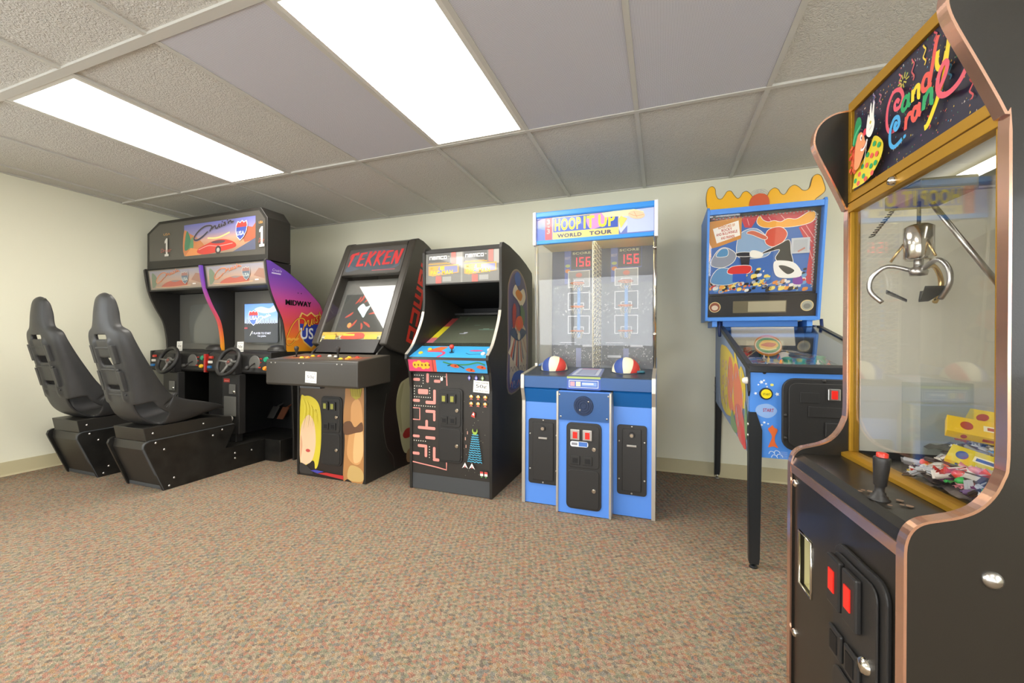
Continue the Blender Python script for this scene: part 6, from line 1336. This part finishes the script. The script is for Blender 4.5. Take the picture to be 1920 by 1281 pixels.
for c, n_, g_ in (((206, 60, 48), 'red', 26), ((228, 92, 60), 'orange', 18), ((220, 220, 214), 'silver white', 44), ((60, 170, 80), 'green', 12), ((214, 140, 150), 'pink', 26), ((60, 130, 190), 'blue', 10), ((236, 200, 50), 'yellow', 12), ((120, 60, 110), 'purple', 10)):
    kinds.append((wrapped(c), 'small twist-wrapped %s candy in the crane\'s prize heap' % n_, '%s twist-wrapped candies in the crane' % n_, g_))
for c, c2, n_, g_ in (((62, 50, 46), 'b8b4ac', 'dark brown', 36), ((170, 172, 176), '6a3a3a', 'silver grey', 34), ((214, 206, 196), 'a83a3a', 'cream', 18), ((90, 60, 110), 'd8d0a0', 'violet', 6)):
    kinds.append((bar_(c, c2), 'small %s wrapped candy bar in the crane\'s prize heap' % n_, '%s candy bars in the crane' % n_, g_))
random.seed(31)
bx0, bx1, by0, by1 = .194, .58, .048, .468
def surf(x, y):  # heap height
    return .738 + .05 * min(1, max(0, (x - .2) / .16)) + .010 * math.sin(x * 22) * math.cos(y * 19)
def put(o, x, y, z, rx, ry, rz): o.matrix_world = GX_ @ Matrix.Translation((x, y, z)) @ Matrix.Rotation(rz, 4, 'Z') @ Matrix.Rotation(ry, 4, 'Y') @ Matrix.Rotation(rx, 4, 'X')
heap = []
for src, lb, gp2, n_ in kinds:
    for i in range(n_): heap.append((src if i == 0 else copy_tree(src), lb, gp2))
random.shuffle(heap)
for o, lb, gp2 in heap:
    while True:
        x, y = bx0 + (bx1 - bx0) * random.random() ** 2.0, random.uniform(by0, by1)
        if not (y > .312 and x < .345): break
    put(o, x, y, surf(x, y) + random.uniform(-.006, .014), random.uniform(-.75, .75), random.uniform(-.4, .4), random.uniform(0, 6.28)); tag(o, lb, 'candy', gp2)
for (x, y, z, rz, ry, dims, c, lb) in ((.315, .275, .826, -.45, .14, (.14, .05, .020), (238, 196, 30), 'long yellow candy box lying on top of the prize heap'), (.39, .20, .822, -.3, .1, (.12, .05, .020), (240, 200, 34), 'yellow candy box at the near end of the prize heap'),
        (.235, .185, .782, -.7, .25, (.09, .045, .010), (216, 196, 50), 'dull yellow candy packet with blue print low in the prize heap'), (.385, .345, .836, -.8, .1, (.12, .05, .02), (236, 202, 44), 'yellow candy box behind the long one on the prize heap')):
    o = box_(c, *dims, 'b8502a' if 'dull' not in lb else '4a62a0'); put(o, x, y, z, .65, ry, rz); tag(o, lb, 'candy box', 'yellow candy boxes in the crane' if 0 else None)
hp2 = MB(); n = 22; vs = []; fs = []
for j in range(n + 1):
    for i in range(n + 1):
        x, y = .325 + (.65 - .325) * i / n, .022 + (.508 - .022) * j / n; vs.append((x, y, surf(x, y) - .026 + .005 * math.sin(i * 2.1 + j * 1.7)))
for j in range(n):
    for i in range(n): fs.append((j * (n + 1) + i, j * (n + 1) + i + 1, (j + 1) * (n + 1) + i + 1, (j + 1) * (n + 1) + i))
# front wedge of the bed, near part
vs2 = []; fs2 = []; m2_ = 14
for j in range(m2_ + 1):
    for i in range(m2_ + 1):
        x, y = .182 + (.325 - .182) * i / m2_, .022 + (.328 - .022) * j / m2_; vs2.append((x, y, surf(x, y) - .026 + .005 * math.sin(i * 2.1 + j * 1.7)))
for j in range(m2_):
    for i in range(m2_): fs2.append((j * (m2_ + 1) + i, j * (m2_ + 1) + i + 1, (j + 1) * (m2_ + 1) + i + 1, (j + 1) * (m2_ + 1) + i))
ORG[0] = V((0, 0, 0))
hs = MB().add(vs, fs, 0, True).add(vs2, fs2, 0, True).build('heap_core', mat('mixed_wrappers', C(120, 112, 106), .4, var=.5, vscale=60, bump=.5, bscale=80), T_CRANE)
hs.name = 'prize_bed_lining'
# ================================================================== CAMERA, LIGHT
cam = bpy.data.cameras.new('camera'); co = bpy.data.objects.new('camera', cam); col.objects.link(co)
cam.sensor_width = 36; cam.lens = 768 / 1920 * 36; cam.clip_start = .02; cam.clip_end = 60
yaw, pit, rol = .349, -.0024, .0038
cy_, sy_ = math.cos(yaw), math.sin(yaw); r_ = V((cy_, sy_, 0)); f_ = V((-sy_, cy_, 0)); u_ = V((0, 0, 1))
F_ = f_ * math.cos(pit) + u_ * math.sin(pit); U2 = u_ * math.cos(pit) - f_ * math.sin(pit)
Rr = r_ * math.cos(rol) + U2 * math.sin(rol); Uu = U2 * math.cos(rol) - r_ * math.sin(rol)
co.matrix_world = Matrix(((Rr.x, Uu.x, -F_.x, 0), (Rr.y, Uu.y, -F_.y, 0), (Rr.z, Uu.z, -F_.z, 1.026), (0, 0, 0, 1)))
sc.camera = co
wd = bpy.data.worlds.new('sky'); sc.world = wd; wd.use_nodes = True; bg = wd.node_tree.nodes['Background']; bg.inputs[0].default_value = (.92, .96, 1, 1); bg.inputs[1].default_value = 6.0
pt = bpy.data.lights.new('window_daylight', 'AREA'); pt.shape = 'RECTANGLE'; pt.size = 4.5; pt.size_y = 1.3; pt.energy = 1; pt.cycles.is_portal = True
po = bpy.data.objects.new('window_daylight', pt); col.objects.link(po); po.location = (-.9, FY - .12, .965); po.rotation_euler = (PI / 2, 0, 0)
p2_ = bpy.data.lights.new('window_daylight', 'AREA'); p2_.shape = 'RECTANGLE'; p2_.size = 2.6; p2_.size_y = 1.2; p2_.energy = 1; p2_.cycles.is_portal = True
p2o = bpy.data.objects.new('window_daylight', p2_); col.objects.link(p2o); p2o.location = (WX - .12, -.85, 1.4); p2o.rotation_euler = (PI / 2, 0, -PI / 2)
sc.view_settings.view_transform = 'Standard'; sc.view_settings.look = 'None'; sc.view_settings.exposure = 0.34; sc.view_settings.gamma = 1; sc.view_settings.use_curve_mapping = False
sc.cycles.use_denoising = True; sc.cycles.max_bounces = 8; sc.cycles.transparent_max_bounces = 16; sc.cycles.diffuse_bounces = 4; sc.cycles.sample_clamp_indirect = 6; sc.cycles.blur_glossy = .5
